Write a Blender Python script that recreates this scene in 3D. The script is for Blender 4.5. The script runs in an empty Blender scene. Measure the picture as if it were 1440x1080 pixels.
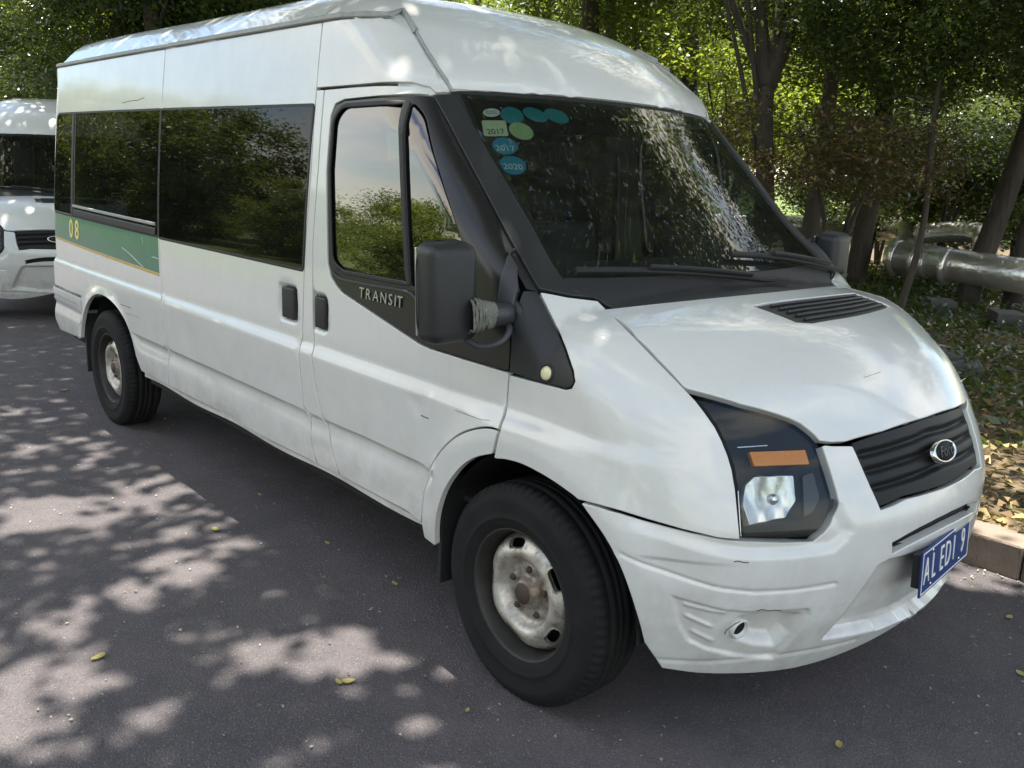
import bpy, bmesh, math, random
import numpy as np
from mathutils import Vector, Matrix
from mathutils.geometry import delaunay_2d_cdt

# ------------------------------------------------------------------ camera
scene = bpy.context.scene
col = scene.collection
CAM = dict(yaw=2.4105, pitch=0.234, roll=0.0439, pos=(1.9045, -2.7168, 1.6402), f=1275.795)
def cam_axes():
    y, p, r = CAM['yaw'], CAM['pitch'], CAM['roll']
    fw = np.array([np.cos(p)*np.cos(y), np.cos(p)*np.sin(y), -np.sin(p)])
    rt = np.array([np.sin(y), -np.cos(y), 0]); up = np.cross(rt, fw)
    return rt*np.cos(r)+up*np.sin(r), -rt*np.sin(r)+up*np.cos(r), fw
_r, _u, _f = cam_axes()
cam_data = bpy.data.cameras.new('camera')
cam = bpy.data.objects.new('camera', cam_data); col.objects.link(cam)
cam.matrix_world = Matrix(((_r[0], _u[0], -_f[0], CAM['pos'][0]), (_r[1], _u[1], -_f[1], CAM['pos'][1]),
                           (_r[2], _u[2], -_f[2], CAM['pos'][2]), (0, 0, 0, 1)))
cam_data.sensor_fit = 'HORIZONTAL'; cam_data.sensor_width = 36.0
cam_data.lens = CAM['f']/1440*36.0
cam_data.clip_start = 0.05; cam_data.clip_end = 1500
scene.camera = cam

# ------------------------------------------------------------------ sky, sun, exposure
SUN_DIR = np.array([-0.30, 0.07, 0.95]); SUN_DIR = SUN_DIR/np.linalg.norm(SUN_DIR)   # towards the sun
sun_el = math.asin(SUN_DIR[2]); sun_az = math.atan2(SUN_DIR[0], SUN_DIR[1])
world = bpy.data.worlds.new('World'); scene.world = world; world.use_nodes = True
wn = world.node_tree.nodes; wl = world.node_tree.links
bg = wn['Background']
sky = wn.new('ShaderNodeTexSky'); sky.sky_type = 'NISHITA'; sky.sun_disc = False
sky.sun_elevation = sun_el; sky.sun_rotation = sun_az
sky.air_density = 1.2; sky.dust_density = 0.35; sky.ozone_density = 2.5
bg.inputs[1].default_value = 0.105
# drifting white cloud over the blue
tc = wn.new('ShaderNodeTexCoord'); mp = wn.new('ShaderNodeMapping'); mp.inputs['Scale'].default_value = (1, 1, 2.4); mp.inputs['Location'].default_value = (3.1, 1.7, .4)
nz = wn.new('ShaderNodeTexNoise'); nz.inputs['Scale'].default_value = 2.2; nz.inputs['Detail'].default_value = 7
rp = wn.new('ShaderNodeValToRGB'); rp.color_ramp.elements[0].position = .46; rp.color_ramp.elements[1].position = .62
mx = wn.new('ShaderNodeMixRGB'); mx.inputs[2].default_value = (8.8, 8.2, 7.2, 1)
wl.new(tc.outputs['Generated'], mp.inputs[0]); wl.new(mp.outputs[0], nz.inputs['Vector']); wl.new(nz.outputs[0], rp.inputs[0])
wl.new(rp.outputs[0], mx.inputs[0]); wl.new(sky.outputs[0], mx.inputs[1]); wl.new(mx.outputs[0], bg.inputs[0])
sun_d = bpy.data.lights.new('sun', 'SUN'); sun_d.energy = 5.0; sun_d.angle = math.radians(0.5); sun_d.color = (1.0, .93, .82)
sun = bpy.data.objects.new('sun', sun_d); col.objects.link(sun)
sun.rotation_euler = Vector(SUN_DIR).to_track_quat('Z', 'Y').to_euler()
vs = scene.view_settings
vs.view_transform = 'Standard'; vs.look = 'None'; vs.gamma = 1.0; vs.use_curve_mapping = False
vs.exposure = 1.64
scene.cycles.max_bounces = 10; scene.cycles.transparent_max_bounces = 16
scene.cycles.use_denoising = True
random.seed(7); rng = np.random.default_rng(7)

# ------------------------------------------------------------------ helpers: materials
def new_mat(name):
    m = bpy.data.materials.new(name); m.use_nodes = True
    nt = m.node_tree
    for n in list(nt.nodes): nt.nodes.remove(n)
    out = nt.nodes.new('ShaderNodeOutputMaterial')
    return m, nt, out
class NT:
    def __init__(s, nt): s.nt = nt
    def n(s, t, **kw):
        nd = s.nt.nodes.new('ShaderNode'+t)
        for k, v in kw.items():
            if k in nd.inputs: nd.inputs[k].default_value = v
            else: setattr(nd, k, v)
        return nd
    def l(s, a, b): s.nt.links.new(a, b)
    def coord(s, scale=(1, 1, 1), kind='Object', rot=(0, 0, 0)):
        t = s.n('TexCoord'); m = s.n('Mapping'); m.inputs['Scale'].default_value = scale; m.inputs['Rotation'].default_value = rot
        s.l(t.outputs[kind], m.inputs[0]); return m.outputs[0]
    def noise(s, vec, scale, detail=4, rough=.55):
        n = s.n('TexNoise'); n.inputs['Scale'].default_value = scale; n.inputs['Detail'].default_value = detail
        n.inputs['Roughness'].default_value = rough; s.l(vec, n.inputs['Vector']); return n.outputs[0]
    def ramp(s, fac, stops):
        r = s.n('ValToRGB'); e = r.color_ramp.elements
        while len(e) > 1: e.remove(e[-1])
        e[0].position = stops[0][0]; e[0].color = c4(stops[0][1])
        for p, c in stops[1:]:
            x = e.new(p); x.color = c4(c)
        s.l(fac, r.inputs[0]); return r.outputs[0]
    def mix(s, fac, a, b, mode='MIX'):
        m = s.n('MixRGB', blend_type=mode)
        for i, v in ((0, fac), (1, a), (2, b)):
            if hasattr(v, 'is_output'): s.l(v, m.inputs[i])
            else: m.inputs[i].default_value = v if i == 0 else c4(v)
        return m.outputs[0]
    def math(s, op, a, b=None, clamp=False):
        m = s.n('Math', operation=op, use_clamp=clamp)
        for i, v in ((0, a), (1, b)):
            if v is None: continue
            if hasattr(v, 'is_output'): s.l(v, m.inputs[i])
            else: m.inputs[i].default_value = v
        return m.outputs[0]
    def bump(s, h, strength=.3, dist=.01):
        b = s.n('Bump'); b.inputs['Strength'].default_value = strength; b.inputs['Distance'].default_value = dist
        s.l(h, b.inputs['Height']); return b.outputs[0]
def c4(c):
    if isinstance(c, (int, float)): return (c, c, c, 1)
    return tuple(c)+((1,) if len(c) == 3 else ())
def principled(name, base, rough=.5, metal=0., coat=0., spec=.5, var=0., vscale=20., bump=0., bscale=60., bdist=.004, trans=0.):
    m, nt, out = new_mat(name); T = NT(nt)
    p = T.n('BsdfPrincipled'); p.inputs['Roughness'].default_value = rough; p.inputs['Metallic'].default_value = metal
    p.inputs['Coat Weight'].default_value = coat; p.inputs['Specular IOR Level'].default_value = spec
    p.inputs['Base Color'].default_value = c4(base)
    co = T.coord()
    if var:
        n = T.noise(co, vscale, 5)
        T.l(T.mix(n, tuple(x*(1-var) for x in base), tuple(min(1, x*(1+var)) for x in base)), p.inputs['Base Color'])
    if bump:
        T.l(T.bump(T.noise(co, bscale, 4), bump, bdist), p.inputs['Normal'])
    T.l(p.outputs[0], out.inputs[0]); return m

def paint_mat():
    m, nt, out = new_mat('white_paint'); T = NT(nt)
    p = T.n('BsdfPrincipled'); co = T.coord()
    sep = T.n('SeparateXYZ'); T.l(co, sep.inputs[0])
    n1 = T.noise(co, 1.6, 6, .6); n2 = T.noise(co, 9, 5, .65)
    base = T.mix(n1, (.585, .60, .58), (.655, .66, .64))
    # road grime, heavier towards the sills, broken up
    low = T.math('MULTIPLY', T.ramp(sep.outputs[2], [(.30, 1.), (.46, .85), (.66, .26), (1.0, .12)]), T.ramp(n2, [(.38, 0.), (.7, 1.)]))
    base = T.mix(T.math('MULTIPLY', low, .5), base, (.33, .29, .24))
    # rain streaks running down, fine wash scratches running along
    st = T.noise(T.coord((26, 26, 1.1)), 1.0, 3); base = T.mix(T.ramp(st, [(.58, 0.), (.80, .12)]), base, (.40, .40, .37))
    sc = T.noise(T.coord((.9, .9, 95)), 1.0, 2); base = T.mix(T.ramp(sc, [(.63, 0.), (.69, .10)]), base, (.44, .45, .44))
    ch = T.n('TexVoronoi'); ch.inputs['Scale'].default_value = 46; T.l(co, ch.inputs['Vector'])
    base = T.mix(T.math('MULTIPLY', T.ramp(ch.outputs['Distance'], [(.045, 1.), (.07, 0.)]), T.ramp(n2, [(.56, 0.), (.60, .55)])), base, (.16, .14, .12))
    T.l(base, p.inputs['Base Color'])
    T.l(T.ramp(n2, [(.3, .34), (.75, .50)]), p.inputs['Roughness'])
    p.inputs['Coat Weight'].default_value = .85; p.inputs['Coat Roughness'].default_value = .05
    T.l(p.outputs[0], out.inputs[0]); return m

def glass_mat(name, tint, refl=1.0, dust=.02, gloss=(1, 1, 1)):
    m, nt, out = new_mat(name); T = NT(nt)
    fr = T.n('Fresnel'); fr.inputs['IOR'].default_value = 1.52
    tr = T.n('BsdfTransparent'); tr.inputs[0].default_value = c4(tint)
    gl = T.n('BsdfGlossy'); gl.inputs['Roughness'].default_value = .012; gl.inputs[0].default_value = c4(gloss)
    co = T.coord()
    T.l(T.bump(T.noise(co, 2.2, 2), .05, .01), gl.inputs['Normal'])
    mixn = T.n('MixShader'); T.l(T.math('MULTIPLY', fr.outputs[0], refl, True), mixn.inputs[0]); T.l(tr.outputs[0], mixn.inputs[1]); T.l(gl.outputs[0], mixn.inputs[2])
    df = T.n('BsdfDiffuse'); df.inputs[0].default_value = (.5, .5, .46, 1)
    m2 = T.n('MixShader'); T.l(T.math('MULTIPLY', T.ramp(T.noise(T.coord((1.4, 1.4, 5)), 3.0, 6, .7), [(.35, .25), (.75, 1.)]), dust), m2.inputs[0])
    T.l(mixn.outputs[0], m2.inputs[1]); T.l(df.outputs[0], m2.inputs[2]); T.l(m2.outputs[0], out.inputs[0]); return m

M = {}
M['paint'] = paint_mat()
M['inner'] = principled('dark_trim_lining', (.035, .035, .036), .85)
M['plastic'] = principled('black_plastic', (.017, .018, .0195), .5, var=.35, vscale=14, bump=.12, bscale=420, bdist=.001)
M['plastic_grey'] = principled('worn_grey_plastic', (.038, .040, .043), .5, var=.3, vscale=9, bump=.1, bscale=400, bdist=.001)
M['rubber'] = principled('rubber_seal', (.014, .014, .015), .62)
M['gutter'] = principled('roof_gutter', (.30, .31, .30), .5, var=.3, vscale=25)
M['tyre'] = principled('tyre_rubber', (.0125, .0125, .013), .86, spec=.28, var=.6, vscale=11, bump=.3, bscale=160, bdist=.002)
M['chrome'] = principled('worn_chrome', (.62, .62, .60), .18, metal=1., var=.2, vscale=30)
M['black'] = principled('black_void', (.008, .008, .009), .8)
M['glass'] = glass_mat('windscreen_glass', (.50, .58, .53), .95, .03)
M['door_glass'] = glass_mat('door_glass', (.10, .125, .125), 2.3, .010)
M['dark_glass'] = glass_mat('privacy_glass', (.030, .034, .040), .50, .016)
M['lens'] = glass_mat('lamp_lens', (.90, .94, .94), .55, .006)
M['amber'] = principled('amber_lens', (.60, .20, .006), .14, coat=.2, bump=.8, bscale=150, bdist=.004)
M['lamp_dark'] = principled('lamp_housing', (.007, .009, .010), .6, spec=.25)
M['reflector'] = principled('lamp_reflector', (.55, .56, .55), .26, metal=.8, bump=.3, bscale=60, bdist=.003)
M['green'] = principled('green_stripe', (.020, .155, .095), .38, coat=.3, var=.22, vscale=12)
M['yellow'] = principled('yellow_line', (.56, .37, .07), .45, var=.25, vscale=40)
M['number'] = principled('yellow_numeral', (.80, .66, .22), .45)
M['plate'] = principled('plate_blue', (.008, .034, .15), .45)
M['white'] = principled('white_print', (.78, .78, .76), .45)
M['badge'] = principled('silver_badge', (.55, .56, .57), .28, metal=.9)
M['seat'] = principled('seat_cloth', (.045, .046, .05), .9)
M['beige'] = principled('beige_cover', (.45, .38, .27), .85)
M['dash'] = principled('dashboard', (.030, .032, .033), .7)
M['stick_teal'] = principled('sticker_teal', (.02, .28, .33), .4, var=.3, vscale=60)
M['stick_blue'] = principled('sticker_blue', (.03, .30, .46), .4, var=.2, vscale=60)
M['stick_green'] = principled('sticker_pale_green', (.42, .55, .30), .5, var=.2, vscale=60)
M['stick_cream'] = principled('sticker_cream', (.68, .72, .52), .5)
M['ink'] = principled('dark_ink', (.03, .04, .04), .6)
M['worn'] = principled('scuff_mark', (.13, .12, .11), .7)
M['tape'] = principled('dirty_cloth_tape', (.17, .175, .15), .95, var=.6, vscale=60, bump=.9, bscale=120, bdist=.006)
M['grille'] = principled('grille_plastic', (.0075, .008, .009), .55, spec=.3, var=.3, vscale=14)
M['surround'] = principled('gloss_black_surround', (.009, .0095, .0105), .30)
M['crumb'] = principled('pale_crumb', (.30, .28, .23), .9, var=.5, vscale=9)
M['dome'] = principled('indicator_dome', (.72, .66, .40), .25, coat=.6)

def rim_mat():
    m, nt, out = new_mat('steel_wheel'); T = NT(nt); co = T.coord()
    p = T.n('BsdfPrincipled'); p.inputs['Roughness'].default_value = .42; p.inputs['Metallic'].default_value = .55
    n = T.noise(co, 16, 6, .7); n2 = T.noise(co, 55, 4)
    b = T.mix(T.ramp(n, [(.42, 0.), (.72, .9)]), (.60, .59, .54), (.24, .17, .105))
    b = T.mix(T.ramp(n2, [(.55, 0.), (.75, .7)]), b, (.10, .075, .05))
    sp = T.n('SeparateXYZ'); T.l(co, sp.inputs[0]); rr = T.math('SQRT', T.math('ADD', T.math('MULTIPLY', sp.outputs[0], sp.outputs[0]), T.math('MULTIPLY', sp.outputs[2], sp.outputs[2])))
    b = T.mix(T.math('MULTIPLY', T.ramp(rr, [(.055, .9), (.10, .25), (.125, 0.)]), T.ramp(n, [(.25, .3), (.6, 1.)])), b, (.115, .075, .045))      # darker rust-brown towards the hub
    T.l(b, p.inputs['Base Color']); T.l(T.bump(n2, .15, .003), p.inputs['Normal']); T.l(p.outputs[0], out.inputs[0]); return m
M['rim'] = rim_mat()
M['rim_dark'] = principled('dirty_rim_barrel', (.030, .028, .026), .6, metal=.2, var=.5, vscale=20)
M['rust'] = principled('rusty_steel', (.075, .055, .042), .7, metal=.3, var=.5, vscale=50)

# ------------------------------------------------------------------ helpers: objects
def link(name, me, mats, parent=None):
    o = bpy.data.objects.new(name, me); col.objects.link(o)
    for m in (mats if isinstance(mats, (list, tuple)) else [mats]): me.materials.append(m)
    if parent is not None: o.parent = parent
    return o
def tag(o, label=None, cat=None, group=None, kind=None):
    if label: o['label'] = label
    if cat: o['category'] = cat
    if group: o['group'] = group
    if kind: o['kind'] = kind
    return o
def empty(name, loc=(0, 0, 0), rz=0.):
    o = bpy.data.objects.new(name, None); col.objects.link(o); o.location = loc; o.rotation_euler = (0, 0, rz); o.empty_display_size = .2
    return o
def mesh_py(name, V, F, smooth=True, mats=None):
    me = bpy.data.meshes.new(name); me.from_pydata([tuple(map(float, v)) for v in V], [], [tuple(map(int, f)) for f in F]); me.update()
    if smooth: me.polygons.foreach_set('use_smooth', [True]*len(me.polygons))
    return me
def mirror_mesh(me, name):
    n = me.copy(); n.name = name
    co = np.empty(len(n.vertices)*3); n.vertices.foreach_get('co', co); co = co.reshape(-1, 3); co[:, 1] *= -1
    n.vertices.foreach_set('co', co.ravel()); n.flip_normals(); n.update(); return n
def bm_obj(name, bm, mats, parent=None, smooth=False, bevel=0., seg=2):
    if bevel:
        bmesh.ops.bevel(bm, geom=list(bm.edges), offset=bevel, segments=seg, affect='EDGES', profile=.6, clamp_overlap=True)
    bmesh.ops.recalc_face_normals(bm, faces=list(bm.faces))
    me = bpy.data.meshes.new(name); bm.to_mesh(me); bm.free()
    if smooth: me.polygons.foreach_set('use_smooth', [True]*len(me.polygons))
    return link(name, me, mats, parent)
def box(bm, lo, hi, rot=None, piv=None):
    lo, hi = np.array(lo, float), np.array(hi, float); c = (lo+hi)/2
    r = bmesh.ops.create_cube(bm, size=1.); vs_ = r['verts']
    for v in vs_:
        p = Vector((v.co.x*(hi[0]-lo[0]), v.co.y*(hi[1]-lo[1]), v.co.z*(hi[2]-lo[2])))
        if rot is not None: p = rot @ p
        v.co = p+Vector(c)
    return vs_
def tube_mesh(pts, rad, seg=10, cap=True):
    pts = np.array(pts, float); n = len(pts); rad = np.broadcast_to(np.asarray(rad, float), (n,))
    t = np.gradient(pts, axis=0); t /= np.linalg.norm(t, axis=1)[:, None]+1e-12
    ref = np.array([0, 0, 1.]) if abs(t[0][2]) < .9 else np.array([1., 0, 0])
    a = np.cross(t[0], ref); a /= np.linalg.norm(a); V = []; F = []
    for i in range(n):
        a = a-t[i]*(a@t[i]); a /= np.linalg.norm(a); b = np.cross(t[i], a)
        for k in range(seg):
            q = 2*np.pi*k/seg; V.append(pts[i]+rad[i]*(np.cos(q)*a+np.sin(q)*b))
    for i in range(n-1):
        for k in range(seg):
            k2 = (k+1) % seg; F.append((i*seg+k, i*seg+k2, (i+1)*seg+k2, (i+1)*seg+k))
    if cap: F.append(tuple(range(seg))[::-1]); F.append(tuple((n-1)*seg+k for k in range(seg)))
    return V, F
def tube(name, pts, rad, mat, parent=None, seg=10):
    V, F = tube_mesh(pts, rad, seg); return link(name, mesh_py(name, V, F), mat, parent)
def smooth_line(pts, n=24):
    pts = np.array(pts, float); m = len(pts); out = []
    P = np.vstack([2*pts[0]-pts[1], pts, 2*pts[-1]-pts[-2]])
    per = max(2, n//(m-1))
    for i in range(m-1):
        p0, p1, p2, p3 = P[i:i+4]
        for k in range(per):
            t = k/per; out.append(.5*((2*p1)+(-p0+p2)*t+(2*p0-5*p1+4*p2-p3)*t*t+(-p0+3*p1-3*p2+p3)*t**3))
    out.append(pts[-1]); return np.array(out)
def lathe(prof, seg, axis_y=True, a0=0., a1=2*np.pi):
    """prof: (y, r) pairs; revolved about the y axis"""
    full = abs(a1-a0-2*np.pi) < 1e-6; n = seg if full else seg+1; V = []; F = []
    for k in range(n):
        q = a0+(a1-a0)*k/seg
        for y, r in prof: V.append((r*math.cos(q), y, r*math.sin(q)))
    m = len(prof)
    for k in range(seg):
        k2 = (k+1) % n
        for j in range(m-1): F.append((k*m+j, k*m+j+1, k2*m+j+1, k2*m+j))
    return np.array(V), F
def text_mesh(txt, size, extrude=.002, shear=0., bold=0.):
    cu = bpy.data.curves.new('lettering', 'FONT'); cu.body = txt; cu.size = size; cu.extrude = extrude; cu.shear = shear
    cu.align_x = 'CENTER'; cu.align_y = 'CENTER'; cu.offset = bold; cu.resolution_u = 4
    o = bpy.data.objects.new('lettering', cu); col.objects.link(o)
    dg = bpy.context.evaluated_depsgraph_get(); me = bpy.data.meshes.new_from_object(o.evaluated_get(dg))
    bpy.data.objects.remove(o); bpy.data.curves.remove(cu); return me
def frame_from(o, xdir, ndir):
    """4x4 with local x along xdir, local z along ndir"""
    z = Vector(ndir).normalized(); x = Vector(xdir); x = (x-z*x.dot(z)).normalized(); y = z.cross(x)
    return Matrix(((x.x, y.x, z.x, o[0]), (x.y, y.y, z.y, o[1]), (x.z, y.z, z.z, o[2]), (0, 0, 0, 1)))

# ------------------------------------------------------------------ the van body as a surface (metres, front axle at x = 0, ground at z = 0)
def spl(xs,ys):
    # monotone cubic (pchip) interpolator
    xs=np.array(xs,float); ys=np.array(ys,float); h=np.diff(xs); d=np.diff(ys)/h
    m=np.zeros_like(ys); m[0]=d[0]; m[-1]=d[-1]
    for i in range(1,len(xs)-1):
        if d[i-1]*d[i]>0:
            w1=2*h[i]+h[i-1]; w2=h[i]+2*h[i-1]; m[i]=(w1+w2)/(w1/d[i-1]+w2/d[i])
    def f(x):
        x=np.asarray(x,float); i=np.clip(np.searchsorted(xs,x)-1,0,len(h)-1); t=(x-xs[i])/h[i]
        tc=np.clip(t,0,1); ex=np.where(t<0,(x-xs[0])*m[0],np.where(t>1,(x-xs[-1])*m[-1],0))
        t=tc
        return (ys[i]*(1+2*t)*(1-t)**2+h[i]*m[i]*t*(1-t)**2+ys[i+1]*t*t*(3-2*t)+h[i]*m[i+1]*t*t*(t-1))+ex
    return f
def sstep(a,b,x):
    t=np.clip((x-a)/(b-a),0,1); return t*t*(3-2*t)
def rint(a,b,r):
    u=np.maximum(a+r,0); v=np.maximum(b+r,0)
    return np.minimum(-r,np.maximum(a,b))+np.sqrt(u*u+v*v)
ARC=[(0.02,0.345),(-3.75,0.345)]
def side(x,z):
    t=np.maximum(z-.95,0)
    s=.942-.029*t-.0443*t*t
    s=s+.021*sstep(.930,.876,z)                 # shoulder band
    s=s-.013*sstep(.640,.632,z)*sstep(.54,.61,z)*sstep(.50,.56,np.hypot(x-.02,z-.345))*sstep(.50,.56,np.hypot(x+3.70,z-.345))  # lower crease undercut
    s=s-.75*np.maximum(.50-z,0)**2
    s=s-.062*(np.maximum(x-.05,0)/.55)**2
    s=s-.012*(np.maximum(-3.6-x,0)/1.1)**2
    # drop of shoulder on the fender
    d=np.hypot(x-ARC[0][0],z-ARC[0][1]); s=s+.024*sstep(.62,.49,d)*sstep(-.6,.2,z)*sstep(.55,.45,x)
    d=np.hypot(x-ARC[1][0],z-ARC[1][1]); s=s+.022*sstep(.52,.455,d)
    # above the gutter
    g=np.maximum(z-2.165,0); s=s-np.where(z>2.165,.018,0)-(1.2-.4*sstep(-3.0,-4.6,x))*g
    return s
Fc=spl([.20,.26,.32,.38,.44,.52,.62,.70,.775,.875,.95,1.02,1.2],[.745,.78,.81,.835,.855,.87,.880,.880,.86,.815,.772,.72,.58])
Hc=spl([-.2,.0,.16,.35,.5,.6,.7,.8,.9],[1.30,1.285,1.266,1.228,1.178,1.128,1.06,.975,.86])
def front(y,z): 
    a=np.abs(y); return Fc(z)-(.41+.0*z)*a**2
def hood(x,y):
    a=np.abs(y); return Hc(x)-.055*(a/.75)**2
Rc=spl([-4.9,-3.5,-2.2,-1.5,-1.2,-.5],[2.355,2.365,2.36,2.345,2.335,2.30])
def roof(x,y): return Rc(x)-.06*y*y
XD=spl([1.905,1.945,1.985,2.062,2.118,2.192,2.262,2.32,2.36],[-.562,-.582,-.615,-.70,-.78,-.93,-1.12,-1.40,-1.75])
def wind(y,z):
    w=-.575+(1.91-z)*1.04-.27*y*y+.08*y*y*sstep(1.5,1.25,z)
    d=XD(np.maximum(z,1.905))-(.27+.10*sstep(1.92,2.1,z))*y*y
    return np.where(z>1.905,d,w)
def windn(z):
    d=(XD(np.maximum(z,1.905)+.01)-XD(np.maximum(z,1.905)))/.01
    return np.where(z>1.905,1/np.sqrt(1+d*d),.69)
def lower(P):
    x,y,z=P[...,0],P[...,1],P[...,2]; a=np.abs(y)
    s=a-side(x,z)
    f=(x-front(y,z))*.93
    h=(z-np.minimum(hood(x,y),1.29))*.88
    q=rint(s,f,.14)
    q=rint(q,h,.14-.075*sstep(.40,.66,x))
    q=rint(q,-4.88-x,.10)
    return np.maximum(q,.12-z)
def upper(P):
    x,y,z=P[...,0],P[...,1],P[...,2]; a=np.abs(y)
    s=a-side(x,z)
    w=(x-wind(y,z))*windn(z)
    r=z-roof(x,y)
    t=rint(w,r,.05)
    rad=.075+.075*sstep(1.6,1.95,z)*sstep(-1.3,-.8,x)
    q=rint(s,t,rad)
    q=rint(q,-4.88-x,.10-.05*sstep(2.0,2.2,z))
    return np.maximum(q,1.22-.70*sstep(.30,.05,x)-z)
def body(P): return np.minimum(lower(P),upper(P))
def cast(O,D,t0,t1,n=60,it=26,fn=body):
    """first crossing from outside (positive) to inside along rays"""
    O=np.asarray(O,float); D=np.asarray(D,float); N=len(D)
    O=np.broadcast_to(O,D.shape)
    t0=np.broadcast_to(np.asarray(t0,float),(N,)); t1=np.broadcast_to(np.asarray(t1,float),(N,))
    lo=t0.copy(); hi=np.full(N,np.nan); done=np.zeros(N,bool)
    for k in range(n+1):
        t=t0+(t1-t0)*k/n
        idx=np.where(~done)[0]
        if len(idx)==0: break
        v=fn(O[idx]+D[idx]*t[idx,None])
        ins=v<=0
        hi[idx[ins]]=t[idx[ins]]; done[idx[ins]]=True
        lo[idx[~ins]]=t[idx[~ins]]
    ok=done.copy(); hi=np.where(ok,hi,t1)
    for _ in range(it):
        m=(lo+hi)/2; v=fn(O+D*m[:,None]); ins=v<=0
        hi=np.where(ins,m,hi); lo=np.where(ins,lo,m)
    return O+D*((lo+hi)/2)[:,None],ok
def pxray(px):
    px = np.atleast_2d(np.asarray(px, float))
    return _f+_r*((px[:, :1]-720)/CAM['f'])+_u*((540-px[:, 1:2])/CAM['f'])
def px2s(px, t1=9.):
    d = pxray(px); P, ok = cast(np.array(CAM['pos']), d, np.full(len(d), .8), np.full(len(d), t1), n=260)
    return P
def px_at(px, depth):
    return np.array(CAM['pos'])+pxray([px])[0]*depth

class Plane:
    def __init__(s, d, e1):
        s.d = np.array(d, float)/np.linalg.norm(d); e1 = np.array(e1, float); e1 = e1-s.d*(e1@s.d); s.e1 = e1/np.linalg.norm(e1)
        s.e2 = np.cross(s.e1, s.d); s.o = np.array([-.2, 0, 1.0])
        if s.e2[2] < 0: s.e2 = -s.e2
    def uv(s, P): Q = np.atleast_2d(P)-s.o; return np.stack([Q@s.e1, Q@s.e2], 1)
    def rays(s, uv):
        B = s.o+uv[:, :1]*s.e1+uv[:, 1:]*s.e2; return B-3.2*s.d, np.broadcast_to(s.d, B.shape), 6.0
class Cyl:
    ax = -.30
    def uv(s, P): P = np.atleast_2d(P); return np.stack([np.arctan2(P[:, 1], P[:, 0]-s.ax), P[:, 2]], 1)
    def rays(s, uv):
        c, q = np.cos(uv[:, 0]), np.sin(uv[:, 0]); D = np.stack([-c, -q, 0*c], 1)
        O = np.stack([s.ax+2.0*c, 2.0*q, uv[:, 1]], 1); return O, D, 1.9
class SidePlane(Plane):
    def __init__(s): s.d = np.array([0, 1., 0]); s.e1 = np.array([1., 0, 0]); s.e2 = np.array([0, 0, 1.]); s.o = np.zeros(3)
    def rays(s, uv):
        B = np.stack([uv[:, 0], np.full(len(uv), -1.25), uv[:, 1]], 1); return B, np.broadcast_to(s.d, B.shape), 1.2
SIDE = SidePlane(); FEND = Plane((-.40, .80, -.36), (1, 0, 0)); OBL = Plane((-.70, 0, -.70), (0, 1, 0)); HOODP = Plane((-.55, 0, -.83), (0, 1, 0))
FRONTP = Plane((-.97, 0, -.22), (0, 1, 0)); LAMP = Plane((-.80, .52, -.28), (.5, .8, 0)); TOPP = Plane((0, 0, -1), (0, 1, 0)); PIL = Plane((-.45, .72, -.52), (1, 0, 0)); CYL = Cyl()
def to3d(pr, uv, fn=body):
    uv = np.asarray(uv, float); O, D, T = pr.rays(uv); P, ok = cast(O, D, np.zeros(len(uv)), np.full(len(uv), T), n=90, it=22, fn=fn); return P
def grad(P, fn=body, h=2e-3):
    G = np.stack([fn(P+np.eye(3)[i]*h)-fn(P-np.eye(3)[i]*h) for i in range(3)], 1); return G/(np.linalg.norm(G, axis=1)[:, None]+1e-12)
def area2(p): x, y = p[:, 0], p[:, 1]; return .5*np.sum(x*np.roll(y, -1)-np.roll(x, -1)*y)
def fillet(poly, r):
    """round the corners of a polygon"""
    p = np.array(poly, float); n = len(p); out = []
    r = np.broadcast_to(np.asarray(r, float), (n,))
    for i in range(n):
        a, b, c = p[i-1], p[i], p[(i+1) % n]; la, lc = np.linalg.norm(a-b), np.linalg.norm(c-b)
        ang = np.arccos(np.clip((a-b)@(c-b)/(la*lc+1e-12), -1, 1))
        if r[i] <= 0 or ang > 2.85: out.append(b); continue
        q = min(r[i], .45*la, .45*lc); s, e = b+(a-b)/la*q, b+(c-b)/lc*q
        for t in np.linspace(0, 1, 6): out.append((1-t)**2*s+2*t*(1-t)*b+t*t*e)
    return np.array(out)
def resample(p, h):
    out = []
    for a, b in zip(p, np.roll(p, -1, 0)):
        k = max(1, int(round(np.linalg.norm(b-a)/h)))
        for t in range(k): out.append(a+(b-a)*t/k)
    out = np.array(out); keep = np.linalg.norm(out-np.roll(out, 1, 0), axis=1) > 2e-4; return out[keep]
def inset(p, d):
    """offset a counter-clockwise polygon inwards"""
    e = np.roll(p, -1, 0)-p; e /= np.linalg.norm(e, axis=1)[:, None]+1e-12; nrm = np.stack([-e[:, 1], e[:, 0]], 1)
    m = nrm+np.roll(nrm, 1, 0); l = np.linalg.norm(m, axis=1)[:, None]; m = m/np.maximum(l, 1e-6); c = np.maximum((m*nrm).sum(1), .5)[:, None]
    return p+m*d/c
def inside(pts, poly):
    x, y = pts[:, 0], pts[:, 1]; r = np.zeros(len(pts), bool)
    for (x1, y1), (x2, y2) in zip(poly, np.roll(poly, -1, 0)):
        c = (y1 > y) != (y2 > y)
        with np.errstate(divide='ignore', invalid='ignore'): r ^= c & (x < (x2-x1)*(y-y1)/(y2-y1)+x1)
    return r
def dist_poly(pts, poly, closed=True):
    d = np.full(len(pts), 1e9); Q = np.roll(poly, -1, 0) if closed else poly[1:]
    for a, b in zip(poly if closed else poly[:-1], Q):
        ab = b-a; t = np.clip(((pts-a)@ab)/(ab@ab+1e-12), 0, 1); d = np.minimum(d, np.linalg.norm(pts-(a+t[:, None]*ab), axis=1))
    return d
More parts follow.
